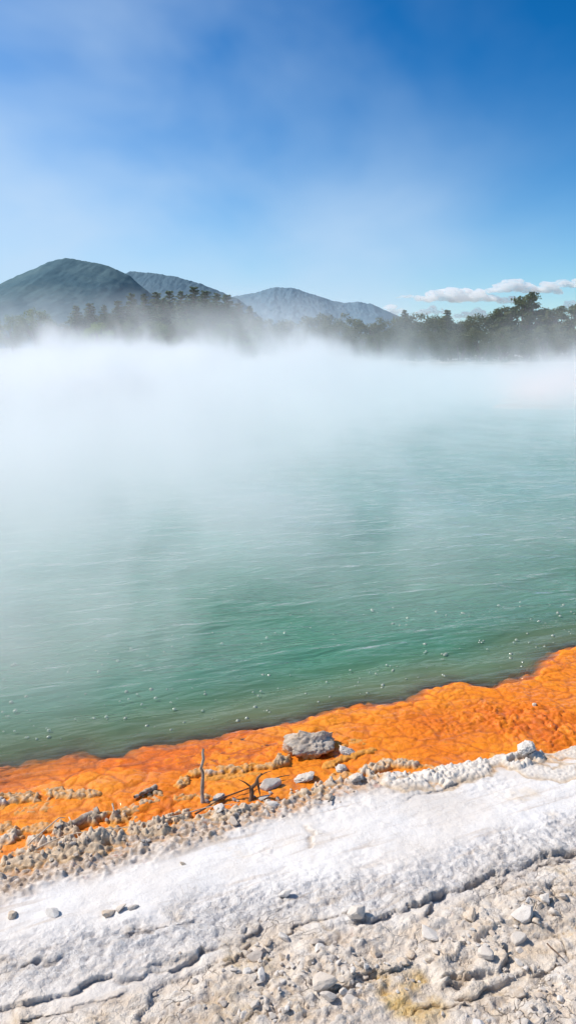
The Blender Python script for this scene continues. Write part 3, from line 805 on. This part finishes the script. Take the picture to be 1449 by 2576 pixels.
L_SCR = 'olive scrub tree in the dense bank on the far shore at right'; G_SCR = 'scrub trees in the bank at right'
for X, Y, D in ((925, 800, 86), (960, 795, 84), (995, 786, 88), (1032, 786, 85), (1068, 792, 82), (1100, 784, 87), (1140, 788, 84), (1178, 792, 82), (1212, 790, 86), (1240, 780, 84), (960, 835, 76), (1010, 826, 75), (1060, 832, 77), (1110, 825, 76), (1160, 830, 74), (1215, 822, 76), (1270, 826, 73), (1325, 830, 75), (1380, 822, 73), (1430, 826, 75), (1480, 815, 76)):
    tree('scrub', X, Y, D, L_SCR, G_SCR, None, 1.2, name='scrub_tree')
tree('spread', 1332, 735, 84, 'tallest dark spreading tree with layered crown on the right skyline', None, None, 1.0)
tree('spread', 1275, 764, 82, 'dark tree leaning on the left side of the tallest right-hand tree', None, None, 1.05)
tree('spread', 1395, 765, 82, 'dark tree between the tallest right-hand tree and the right edge', None, None, 1.05)
tree('spread', 1458, 760, 80, 'dark tree cut by the right edge of the photo', None, None, 1.1)
tree('conifer', 1018, 782, 84, 'small spiky tree at the left end of the right-hand bank skyline', None, 'scrub', 1.5)
tree('conifer', 1125, 778, 82, 'spiky-topped tree midway along the right-hand bank skyline', None, 'scrub', 1.6)

# ------------------------------------------------------------------ stones, sticks, bubbles
def stone_mesh(seed, sub=3, facets=9, bump=0.10, knob=0.0, flat=0.7):
    import bmesh
    bm = bmesh.new(); bmesh.ops.create_icosphere(bm, subdivisions=sub, radius=1.0)
    rnd = random.Random(seed)
    planes = []
    for i in range(facets):
        n = Vector((rnd.gauss(0, 1), rnd.gauss(0, 1), rnd.gauss(0, 1))).normalized(); planes.append((n, rnd.uniform(0.42, 0.80)))
    off = Vector((seed * 3.1, seed * 1.7, seed * 0.9))
    for v in bm.verts:
        p = v.co.copy()
        for n, o in planes:
            e = p.dot(n) - o
            if e > 0: p -= n * e * 0.92
        r = 1 + bump * mnoise.noise(p * 1.6 + off) + bump * 0.5 * mnoise.noise(p * 4.0 + off) + bump * 0.25 * mnoise.noise(p * 9 + off)
        if knob:
            dd = mnoise.voronoi(p * 4.5 + off)[0]; r += knob * 0.8 * (0.45 - dd[0]) + knob * 0.7 * (0.4 - mnoise.voronoi(p * 9.5 + off)[0][0]) + knob * 0.45 * (0.4 - mnoise.voronoi(p * 19 + off)[0][0])
        p = p * r; p.z *= flat
        v.co = p
    for f in bm.faces: f.smooth = bool(knob)
    me = bpy.data.meshes.new('stone'); bm.to_mesh(me); bm.free()
    return me

def mat_stone(name, a, b, c=None, stain=None):
    k = NT(name); o = k.obj()
    oi = k.n('ShaderNodeObjectInfo').outputs['Random']
    n1 = k.noise(2.2, 6, 0.65, o); n2 = k.noise(11, 5, 0.6, o)
    col = k.mix(k.remap(n1, 0.3, 0.7), a, b)
    if c is not None: col = k.mix(k.math('MULTIPLY', oi, 0.8), col, c)
    col = k.mix(k.remap(n2, 0.25, 0.6, 0.28, 0.0), col, (0.30, 0.24, 0.19))
    if stain is not None:
        g = k.n('ShaderNodeSeparateXYZ'); k.l(k.pos(), g.inputs[0])
        col = k.mix(k.remap(g.outputs[2], 0.010, 0.030, 0.85, 0.0), col, stain)
    nb = k.bump(n2, 0.5, 0.006)
    return k.done(k.principled(col, 0.9, nb, Specular_IOR_Level=0.2))
M_WHITE = mat_stone('white stone', (0.66, 0.61, 0.555), (0.77, 0.74, 0.70), (0.62, 0.52, 0.42))
M_GREY = mat_stone('grey stone', (0.46, 0.41, 0.36), (0.64, 0.59, 0.54), (0.56, 0.46, 0.37))
M_CRAG = mat_stone('craggy grey crust', (0.38, 0.30, 0.225), (0.64, 0.55, 0.46), None, (0.55, 0.24, 0.04))
M_TAN = mat_stone('tan stone', (0.58, 0.44, 0.31), (0.72, 0.62, 0.51))
ST = [stone_mesh(500 + i, 3, 13 + i % 5, 0.07, 0, random.uniform(0.5, 0.85)) for i in range(12)]
def clone_mesh(me, mat):
    m = me.copy(); m.materials.clear(); m.materials.append(mat); return m
ST_W = [clone_mesh(m, M_WHITE) for m in ST]; ST_G = [clone_mesh(m, M_GREY) for m in ST]; ST_T = [clone_mesh(m, M_TAN) for m in ST]
KNOB = [clone_mesh(stone_mesh(600 + i, 5, 6, 0.30, 0.26, 0.72), M_CRAG) for i in range(3)]
KNOB_W = [clone_mesh(stone_mesh(620 + i, 5, 6, 0.18, 0.30, 0.62), M_WHITE) for i in range(2)]

def put_stone(me, X, Y, w, ratio, label, group=None, name='stone', cat='stone', sink=0.25, rz=None, tall=None, zz=0.05):
    """w = width in photo pixels at 1449 wide"""
    x, y = at(X, Y, zz)
    z = surf(x, y)
    x, y = at(X, Y, z + 0.004)
    d = math.sqrt(x * x + y * y + (H - z) ** 2)
    r = w * 575 / 1449 / F * d / 2
    o = link(name, me)
    o.scale = (r, r * ratio, r * (tall if tall else random.uniform(0.75, 1.0)))
    zs = o.scale.z * 0.55
    o.location = (x, y, surf(x, y) + zs * (1 - 2 * sink))
    o.rotation_euler = (random.uniform(-.25, .25), random.uniform(-.25, .25), random.uniform(0, 6.28) if rz is None else rz)
    return tag(o, label, cat, group)

put_stone(KNOB[0], 778, 1886, 128, 0.66, 'large craggy grey crusted rock, biggest on the orange shelf', None, 'rock', 'rock', 0.22, 0.3, 0.85)
put_stone(KNOB[1], 737, 1876, 60, 0.8, 'small knobbly rock on the left flank of the biggest crusted rock', None, 'rock', 'rock', 0.2, 1.0, 0.75)
put_stone(KNOB_W[0], 874, 1886, 54, 0.75, 'flat white-topped rock just right of the biggest crusted rock', None, 'rock', 'rock', 0.2, 0.2, 0.7)
put_stone(ST_G[0], 680, 1978, 62, 0.62, 'smooth grey oval stone beside the forked driftwood', None, 'stone', 'stone', 0.15, 0.45, 0.7)
put_stone(KNOB_W[1], 768, 1957, 62, 0.6, 'flat white stone alone in the orange seep below the biggest rock', None, 'stone', 'stone', 0.2, 0.3, 0.45)
put_stone(KNOB_W[0], 892, 1957, 52, 0.8, 'pale lumpy stone at the white margin right of the orange seep', None, 'stone', 'stone', 0.2, 2.0, 0.8)
put_stone(KNOB_W[1], 859, 1932, 40, 0.7, 'knobbly beige stone between the white-topped rock and the pale lumpy stone', None, 'stone', 'stone', 0.2, 1.2, 0.7)
put_stone(ST_W[1], 552, 2031, 38, 0.8, 'round white stone below the upright stick', None, 'stone', 'stone', 0.2)
put_stone(KNOB_W[0], 552, 2008, 36, 0.6, 'pale flat stone at the foot of the upright stick', None, 'stone', 'stone', 0.2)
put_stone(ST_G[2], 664, 2006, 46, 0.45, 'thin grey slab tucked under the smooth oval stone', None, 'stone', 'stone', 0.2, 0.3, 0.4)
put_stone(ST_W[3], 686, 2020, 50, 0.5, 'flat white stone below the thin grey slab', None, 'stone', 'stone', 0.2, 0.2, 0.5)
put_stone(ST_T[4], 826, 2004, 38, 0.8, 'yellowish rounded stone in the gravel at the white margin', None, 'stone', 'stone', 0.25)
put_stone(ST_G[5], 588, 2062, 42, 0.6, 'grey flat stone in the gravel below the round white stone', None, 'stone', 'stone', 0.2)
put_stone(ST_T[6], 1344, 1775, 16, 0.8, 'tiny ochre stone alone on the orange shelf at right', None, 'stone', 'stone', 0.1, None, 0.9)
put_stone(KNOB_W[1], 1325, 1893, 48, 0.8, 'white coral-like lump at the edge of the orange shelf on the right', None, 'rock', 'rock', 0.15, 0.6, 0.85)
put_stone(ST_W[7], 893, 2310, 56, 0.85, 'angular white stone on the ledge at the middle of the foreground', None, 'rock', 'rock', 0.15, 0.8, 0.95, 0.1)
put_stone(ST_W[8], 1312, 2303, 66, 0.75, 'large blocky pale stone in the stony foreground at right', None, 'rock', 'rock', 0.2, 0.2, 0.8, 0.1)
put_stone(ST_T[9], 1185, 2306, 44, 0.8, 'pointed tan stone left of the large blocky pale stone', None, 'stone', 'stone', 0.25, 1.4, 0.8, 0.1)
put_stone(ST_W[10], 1372, 2256, 40, 0.8, 'beige stone above the large blocky stone, left of a pair', None, 'stone', 'stone', 0.2, None, 0.8, 0.1)
put_stone(ST_W[11], 1418, 2254, 30, 0.8, 'beige stone above the large blocky stone, right of a pair', None, 'stone', 'stone', 0.2, None, 0.9, 0.1)
put_stone(ST_W[0], 1302, 2368, 40, 0.8, 'white stone beside the overhanging broken ledge', None, 'stone', 'stone', 0.2, None, 0.8, 0.1)
put_stone(ST_T[1], 272, 2294, 46, 0.6, 'flat tan stone, left of two stones on the white slope at left', None, 'stone', 'stone', 0.2, 0.7, 0.5, 0.08)
put_stone(ST_W[2], 303, 2282, 36, 0.7, 'white rounded stone, right of two stones on the white slope at left', None, 'stone', 'stone', 0.15, 0.5, 0.7, 0.08)
put_stone(ST_G[3], 334, 2278, 42, 0.35, 'thin grey splinter beside the two stones on the white slope', None, 'stone', 'stone', 0.2, 0.45, 0.4, 0.08)
put_stone(ST_T[4], 30, 2302, 34, 0.8, 'tan lump on the white slope by the left edge', None, 'stone', 'stone', 0.2, None, 0.8, 0.08)
put_stone(ST_W[5], 134, 2294, 40, 0.7, 'white lump on the white slope, right of the tan lump', None, 'stone', 'stone', 0.25, None, 0.8, 0.08)
put_stone(ST_G[6], 795, 2368, 38, 0.5, 'dark tipped grey stone on the flat ledge in the foreground', None, 'stone', 'stone', 0.1, 0.2, 0.7, 0.1)
put_stone(ST_W[7], 716, 2252, 46, 0.55, 'grey-white slab over a dark hollow in the white slope', None, 'rock', 'rock', 0.15, 0.5, 0.5, 0.1)
put_stone(ST_G[8], 640, 2395, 52, 0.7, 'grey lump at the head of the pebble drift', None, 'rock', 'rock', 0.25, 0.4, 0.7, 0.1)
put_stone(ST_W[9], 815, 2478, 70, 0.75, 'grey boulder over a shaded hole among the white pebbles', None, 'rock', 'rock', 0.25, 0.5, 0.7, 0.1)
put_stone(ST_W[10], 1080, 2350, 60, 0.9, 'broad flat pitted rock plate in the stony foreground', None, 'rock', 'rock', 0.4, 0.2, 0.4, 0.1)
put_stone(ST_T[11], 460, 2168, 22, 0.5, 'tiny brown chip on the smooth white slope', None, 'stone', 'stone', 0.1, 0.2, 0.5, 0.08)

G_PEB = 'loose pebbles in the stony foreground'; L_PEB = 'small pale pebble lying loose in the stony foreground'
fields = [(680, 2440, 130, 60, 62), (880, 2440, 110, 60, 44), (1210, 2365, 75, 32, 26), (1370, 2480, 75, 70, 40), (1040, 2420, 60, 50, 18), (1360, 2310, 90, 40, 18), (700, 2540, 120, 30, 24), (480, 2520, 80, 40, 10), (1230, 2560, 100, 20, 8)]
cnt = 0
for cx, cy, sx, sy, k in fields:
    for i in range(k):
        X, Y = random.gauss(cx, sx * 0.6), random.gauss(cy, sy * 0.6)
        if not (-20 < X < 1470 and 2230 < Y < 2600): continue
        w = min(40, max(9, random.lognormvariate(2.66, 0.45)))
        me = random.choice(ST_W if random.random() < 0.66 else (ST_T if random.random() < 0.5 else ST_G))
        put_stone(me, X, Y, w, random.uniform(0.5, 0.95), L_PEB, G_PEB, 'pebble', 'pebble', random.uniform(0.1, 0.3), None, None, 0.1)
G_GRV = 'gravel stones along the orange margin'; L_GRV = 'small grey-brown stone in the gravel between orange and white ground'
for i in range(70):
    t = random.random(); X = -10 + t * 1010; Yb = float(np.interp(X, [0, 200, 400, 520, 640, 800, 900, 1000], [2175, 2125, 2082, 2055, 2030, 1995, 1972, 1950]))
    put_stone(random.choice(ST_G + ST_T), X, Yb + random.gauss(0, 20), random.uniform(6, 18), random.uniform(0.5, 0.9), L_GRV, G_GRV, 'gravel_stone', 'stone', 0.2)

def mat_wood(name, a, b):
    k = NT(name); o = k.pos()
    col = k.mix(k.remap(k.noise(60, 4, 0.6, k.scaled(o, (1, 1, 0.25))), 0.3, 0.7), a, b)
    return k.done(k.principled(col, 0.85, k.bump(k.noise(120, 3, 0.6, o), 0.5, 0.004)))
M_WOOD = mat_wood('weathered driftwood', (0.22, 0.15, 0.10), (0.46, 0.39, 0.32))
M_DARKWOOD = mat_wood('dark wet wood', (0.07, 0.035, 0.02), (0.20, 0.12, 0.07))
def stick(pts, r0, r1, label, name='stick', mat=None, lift=0.008, ztip=None, group=None, extra=()):
    def path(pp, zt):
        out = []
        for i, (X, Y) in enumerate(pp):
            x, y = at(X, Y, 0.02); z = surf(x, y)
            out.append(Vector((x, y, z + lift)))
        return out
    P = path(pts, None)
    if ztip is not None:      # standing: rises from the first point straight up the picture's line of sight
        x, y = at(pts[0][0], pts[0][1], 0.02); z = surf(x, y)
        P = [Vector((x + dx, y + dy, z + dz)) for dx, dy, dz in ztip]
    fine, rad = [], []
    n = 14
    for i in range(n + 1):
        t = i / n * (len(P) - 1); a = min(int(t), len(P) - 2); q = P[a].lerp(P[a + 1], t - a)
        q = q + Vector((mnoise.noise(q * 30), mnoise.noise(q * 30 + Vector((5, 0, 0))), mnoise.noise(q * 30 + Vector((0, 7, 0))))) * r0 * 0.9
        fine.append(q); rad.append((r0 + (r1 - r0) * i / n) * (1 + 0.18 * mnoise.noise(q * 22)))
    parts = [tube(fine, rad, 7)]
    for (i0, d, rr) in extra:
        a = fine[i0]; parts.append(tube([a, a + Vector(d) * 0.5 + Vector((0, 0, 0.004)), a + Vector(d)], [rr, rr * 0.7, rr * 0.25], 5))
    v, f = join(parts)
    return tag(link(name, mesh_np('stick', v, f), mat or M_WOOD), label, 'driftwood', group)
stick([(508, 2020)], 0.0085, 0.004, 'pale weathered stick standing upright at the orange shelf', 'driftwood_stick', M_WOOD, ztip=[(0, 0, -0.02), (0.004, 0.03, 0.06), (-0.004, 0.05, 0.12), (0.004, 0.07, 0.165), (0.002, 0.075, 0.185)])
stick([(138, 2090), (190, 2070), (250, 2046)], 0.013, 0.016, 'thick grey driftwood branch lying across the orange seep at left', 'driftwood_branch', M_WOOD, 0.012)
stick([(340, 2012), (372, 1996), (394, 1985)], 0.007, 0.011, 'short crusted log end poking from the crust left of the upright stick', 'driftwood_branch', M_WOOD, 0.012)
stick([(630, 2012)], 0.010, 0.003, 'dark forked driftwood standing beside the smooth oval stone', 'driftwood_stick', M_DARKWOOD, ztip=[(0, 0, -0.01), (0.006, 0.02, 0.04), (0.03, 0.03, 0.085), (0.045, 0.02, 0.105)], extra=((8, (0.012, -0.01, -0.06), 0.007), (5, (-0.05, 0.0, 0.035), 0.004), (10, (0.05, 0.02, 0.012), 0.003)))
stick([(490, 2052), (560, 2012), (640, 1980), (700, 1958), (730, 1950)], 0.0035, 0.0015, 'long thin brown twig crossing the orange seep under the forked driftwood', 'twig', M_DARKWOOD, 0.014)
stick([(70, 2135), (150, 2080), (165, 2062)], 0.003, 0.0015, 'straw-coloured stalk leaning on the thick branch at left', 'twig', M_TAN, 0.02)
stick([(175, 2060), (200, 2112)], 0.003, 0.0015, 'short straw stalk crossing below the thick branch at left', 'twig', M_TAN, 0.02)
stick([(90, 2150), (170, 2118), (260, 2108), (330, 2095)], 0.0028, 0.0012, 'long pale stalk lying along the gravel at left', 'twig', M_TAN, 0.016)
stick([(420, 2072), (520, 2036), (600, 2028)], 0.0026, 0.0012, 'thin straw stalk lying along the gravel below the upright stick', 'twig', M_TAN, 0.014)
stick([(285, 2035), (287, 2062)], 0.004, 0.002, 'short pale stick end in the crust at left', 'twig', M_WOOD, 0.03)
stick([(826, 2028), (836, 2002)], 0.003, 0.002, 'tiny pale stick beside the yellowish rounded stone', 'twig', M_WOOD, 0.012)
stick([(1372, 2412), (1400, 2440), (1412, 2455)], 0.0022, 0.001, 'thin rusty twig among white pebbles at lower right', 'twig', M_DARKWOOD, 0.012)

def bubble_mesh():
    vs, fs = [(0, 0, 1.0)], []
    R, S = 4, 12
    for i in range(1, R + 1):
        t = i / R * math.pi / 2
        for j in range(S):
            a = 2 * math.pi * j / S; vs.append((math.sin(t) * math.cos(a), math.sin(t) * math.sin(a), math.cos(t)))
    for j in range(S):
        fs.append((0, 1 + j, 1 + (j + 1) % S))
        for i in range(R - 1):
            fs.append((1 + i * S + j, 1 + (i + 1) * S + j, 1 + (i + 1) * S + (j + 1) % S, 1 + i * S + (j + 1) % S))
    me = bpy.data.meshes.new('bubble'); me.from_pydata(vs, [], fs); me.update()
    for p in me.polygons: p.use_smooth = True
    k = NT('bubble film')
    tr = k.n('ShaderNodeBsdfTransparent'); tr.inputs[0].default_value = (0.86, 0.9, 0.84, 1)
    gl = k.n('ShaderNodeBsdfGlossy'); gl.inputs['Roughness'].default_value = 0.12
    df = k.n('ShaderNodeBsdfDiffuse'); df.inputs[0].default_value = (0.74, 0.80, 0.64, 1)
    fr = k.n('ShaderNodeFresnel'); fr.inputs['IOR'].default_value = 1.45
    m0 = k.n('ShaderNodeMixShader'); m0.inputs[0].default_value = 0.38; k.l(tr.outputs[0], m0.inputs[1]); k.l(df.outputs[0], m0.inputs[2])
    m = k.n('ShaderNodeMixShader'); k.l(k.math('ADD', fr.outputs[0], 0.05, clamp=True), m.inputs[0]); k.l(m0.outputs[0], m.inputs[1]); k.l(gl.outputs[0], m.inputs[2])
    me.materials.append(k.done(m.outputs[0]))
    return me
BUB = bubble_mesh()
G_BUB = 'gas bubbles on the pool'; L_BUB = 'clear gas bubble floating on the green water near the orange shelf'
edge_px = [(0, 1905), (200, 1875), (370, 1860), (560, 1840), (730, 1795), (940, 1755), (1150, 1715), (1330, 1690), (1360, 1650), (1449, 1605)]
nb = 0
while nb < 290:
    X = random.uniform(-5, 1455); lo = float(np.interp(X, [p[0] for p in edge_px], [p[1] for p in edge_px]))
    hi = float(np.interp(X, [0, 350, 800, 1449], [1650, 1600, 1530, 1520]))
    t = random.random() ** 0.9; Y = lo - 14 - (lo - 14 - hi) * t
    for q in range(random.choice((1, 1, 1, 1, 2))):
        XX, YY = X + random.gauss(0, 7) * (q > 0), Y + random.gauss(0, 4) * (q > 0)
        x, y = at(XX, YY, 0.0); r = random.choice((0.004, 0.005, 0.006, 0.007, 0.010)) * (0.8 + 0.08 * y)
        o = link('gas_bubble', BUB); o.location = (x, y, -0.001); o.scale = (r, r, r * 0.85)
        tag(o, L_BUB, 'bubble', G_BUB); nb += 1

# ------------------------------------------------------------------ clouds
def mat_cloud():
    k = NT('cloud white')
    v = k.n('ShaderNodeVolumeScatter'); v.inputs['Color'].default_value = (1, 1, 1, 1); v.inputs['Density'].default_value = 0.05; v.inputs['Anisotropy'].default_value = 0.3
    return k.done(None, v.outputs[0])
def cloud_mesh(w, h, seed):
    import bmesh
    rnd = random.Random(seed); bm = bmesh.new()
    n = max(24, int(w / h * 20))
    for i in range(n):
        t = rnd.uniform(-1, 1); env = max(0.10, 1 - abs(t) ** 1.6) * (0.6 + 0.5 * mnoise.noise(Vector((t * 2.6, seed * 0.37, 0))))
        r = h * rnd.uniform(0.10, 0.26) * (0.5 + 0.6 * env)
        c = Vector((t * w * 0.48, rnd.uniform(-.3, .3) * w * 0.25, (rnd.uniform(0, 1) ** 1.3) * h * 0.85 * env - h * 0.38 + r * 0.3))
        bmesh.ops.create_icosphere(bm, subdivisions=2, radius=r, matrix=Matrix.Translation(c) @ Matrix.Diagonal((rnd.uniform(1.5, 2.6), 1.8, rnd.uniform(0.6, 0.95), 1)))
    for v in bm.verts:
        q = v.co / h * 3.0 + Vector((seed, 0, 0))
        v.co += Vector((mnoise.noise(q), 0, mnoise.noise(q + Vector((7, 3, 1))))) * h * 0.10
    me = bpy.data.meshes.new('cloud'); bm.to_mesh(me); bm.free(); return me
M_CLOUD = mat_cloud()
for X, Y, w, h, lab in ((1035, 744, 66, 9, 'thin white sliver of cloud, leftmost in the row above the right-hand bank'),
        (1155, 735, 180, 36, 'long flat white cloud, widest of the row above the bank'),
        (1290, 717, 118, 30, 'bright white cloud just above and right of the widest one'),
        (1288, 748, 66, 24, 'white cloud peeping up beside the top of the tallest tree'),
        (1378, 716, 52, 36, 'small ragged white cloud right of the tallest tree'),
        (1440, 706, 66, 26, 'white cloud cut by the right edge of the photo'),
        (982, 777, 66, 22, 'low white cloud at the end of the far hill'),
        (1086, 776, 64, 22, 'low white cloud touching the bank skyline left of the spiky tree'),
        (1185, 786, 82, 22, 'low white cloud behind the treetops of the bank'),
        (1438, 762, 40, 22, 'small low white cloud at the right edge behind the dark trees')):
    c = at_depth(X, Y, 4000); q = 575 / 1449 / F * 4000
    o = link('cloud', cloud_mesh(w * q * 1.15, h * q * 1.40, int(X)), M_CLOUD); o.location = c
    tag(o, lab, 'cloud', 'small fair-weather clouds above the bank')

# ------------------------------------------------------------------ steam
def mat_steam():
    k = NT('steam')
    sp = k.n('ShaderNodeSeparateXYZ'); k.l(k.pos(), sp.inputs[0]); X, Y, Z = sp.outputs
    top = k.math('ADD', 0.55, k.math('MULTIPLY', k.math('SUBTRACT', Y, 2.9), 0.13))
    t = k.math('DIVIDE', Z, top)
    az = k.math('DIVIDE', X, Y)
    vb = k.scaled(k.pos(), (1, 1, 0.6))
    n1 = k.noise(0.16, 3, 0.6, vb, 0.4)
    n2 = k.noise(0.62, 3, 0.55, k.scaled(k.pos(), (1, 0.7, 0.55)), 0.5)
    nn = k.math('ADD', k.math('MULTIPLY', n1, 0.62), k.math('MULTIPLY', n2, 0.38))
    left = k.remap(az, -0.36, 0.24, 1.0, 0.30)
    Ye = k.math('SUBTRACT', Y, k.math('MULTIPLY', az, 20.0))
    far = k.remap(Y, 5.0, 17.0, 0.16, 1.0)
    # the bank over the far water: solid low down, breaking into wisps as it rises
    n0 = k.noise(0.16, 3, 0.5, k.scaled(k.pos(), (1.0, 0.10, 0.6)), 0.3)
    hump = k.remap(k.math('ABSOLUTE', k.math('ADD', az, 0.015)), 0.0, 0.15, 1.0, 0.0)     # a taller plume in the middle of the pool
    cap = k.math('ADD', k.math('ADD', 0.30, k.math('MULTIPLY', left, 0.24)), k.math('MULTIPLY', Y, 0.012))
    cap = k.math('MULTIPLY', cap, k.math('ADD', k.remap(n0, 0.32, 0.68, 0.40, 1.75), k.math('MULTIPLY', hump, 0.35)))
    thr = k.math('ADD', 0.33, k.math('MULTIPLY', k.math('DIVIDE', Z, cap), 0.15))
    bank = k.remap(k.math('SUBTRACT', nn, thr), -0.05, 0.17, 0.0, 1.0)
    bank = k.math('MULTIPLY', bank, k.math('MULTIPLY', left, k.remap(Ye, 7.0, 20.0, 0.0, 0.80)))
    # thin general haze above it
    haze = k.math('MULTIPLY', k.math('MULTIPLY', k.math('ADD', 1.0, k.math('MULTIPLY', hump, 2.0)), 1.0), k.math('MULTIPLY', k.math('EXPONENT', k.math('MULTIPLY', Z, -0.16)), k.math('MULTIPLY', k.math('MULTIPLY', left, k.remap(nn, 0.40, 0.62, 0.15, 2.1)), k.remap(Y, 12.0, 30.0, 0.0, 0.015))))
    # loose veils close to the shore, drawn up and along the wind
    n3 = k.noise(0.75, 3, 0.55, k.scaled(k.pos(), (1.0, 0.55, 0.40), rot=(0, 0, -0.35)), 0.6)
    veil = k.remap(k.math('SUBTRACT', n3, k.math('ADD', 0.40, k.math('MULTIPLY', Z, 0.10))), -0.16, 0.24, 0.0, 1.0)
    veil = k.math('MULTIPLY', veil, k.math('MULTIPLY', k.remap(az, -0.36, 0.30, 1.0, 0.30), k.math('MULTIPLY', k.remap(Y, 2.4, 4.6, 0.65, 1.15), k.math('EXPONENT', k.math('MULTIPLY', Z, -1.2)))))
    # separate plumes that lift off the bank
    n4 = k.noise(0.42, 3, 0.55, k.scaled(k.pos(), (1.0, 0.45, 0.30), rot=(0, 0.35, 0)), 0.5)
    plume = k.math('MULTIPLY', k.remap(n4, 0.54, 0.68, 0.0, 1.0), k.math('MULTIPLY', k.remap(Ye, 8.0, 24.0, 0.0, 0.095), k.math('EXPONENT', k.math('MULTIPLY', Z, -0.33))))
    d = k.math('ADD', k.math('ADD', k.math('ADD', bank, haze), veil), plume)
    d = k.math('MULTIPLY', d, k.remap(t, 0.72, 1.0, 1.0, 0.0))
    v = k.n('ShaderNodeVolumeScatter'); v.inputs['Color'].default_value = (1, 1, 1, 1); v.inputs['Anisotropy'].default_value = 0.08
    k.l(d, v.inputs['Density'])
    m = k.done(None, v.outputs[0])
    return m
def steam_mesh():
    ys = np.linspace(0, 1, 60) ** 1.6; vs = []
    nx = 36
    V, Fc = [], []
    for lev in (0, 1):
        for y in ys:
            t = y
            for i in range(nx):
                f = -1 + 2 * i / (nx - 1); y0 = float(np.interp(3.2 * f, [-3.2, -1.1, 1.7, 3.2], [2.75, 3.0, 4.45, 5.1]))
                y = y0 + (61 - y0) * t; x = f * (3.2 + 36 * t)
                V.append((x, y, 0.02 if lev == 0 else 0.55 + 0.13 * (y - 2.9) ))
    n = nx * len(ys)
    for j in range(len(ys) - 1):
        for i in range(nx - 1):
            a = j * nx + i
            Fc.append((a, a + nx, a + nx + 1, a + 1)); Fc.append((n + a, n + a + 1, n + a + nx + 1, n + a + nx))
    for j in range(len(ys) - 1):
        a = j * nx; Fc.append((a, n + a, n + a + nx, a + nx)); a = j * nx + nx - 1; Fc.append((a, a + nx, n + a + nx, n + a))
    for i in range(nx - 1):
        a = i; Fc.append((a, a + 1, n + a + 1, n + a)); a = (len(ys) - 1) * nx + i; Fc.append((a, n + a, n + a + 1, a + 1))
    me = bpy.data.meshes.new('steam'); me.from_pydata(V, [], Fc); me.update(); return me
STEAM = link('steam', steam_mesh(), mat_steam())
tag(STEAM, 'white steam drifting low over the hot green pool', 'steam', None, 'stuff')

# ------------------------------------------------------------------ render settings
SC.view_settings.view_transform = 'Standard'; SC.view_settings.look = 'None'; SC.view_settings.exposure = 0
cy = SC.cycles
cy.use_denoising = True
cy.max_bounces = 8; cy.diffuse_bounces = 3; cy.glossy_bounces = 2; cy.transmission_bounces = 4; cy.transparent_max_bounces = 12; cy.volume_bounces = 5
cy.volume_step_rate = 0.2; cy.volume_max_steps = 256
cy.use_adaptive_sampling = True; cy.adaptive_threshold = 0.02
cy.sample_clamp_indirect = 4.0
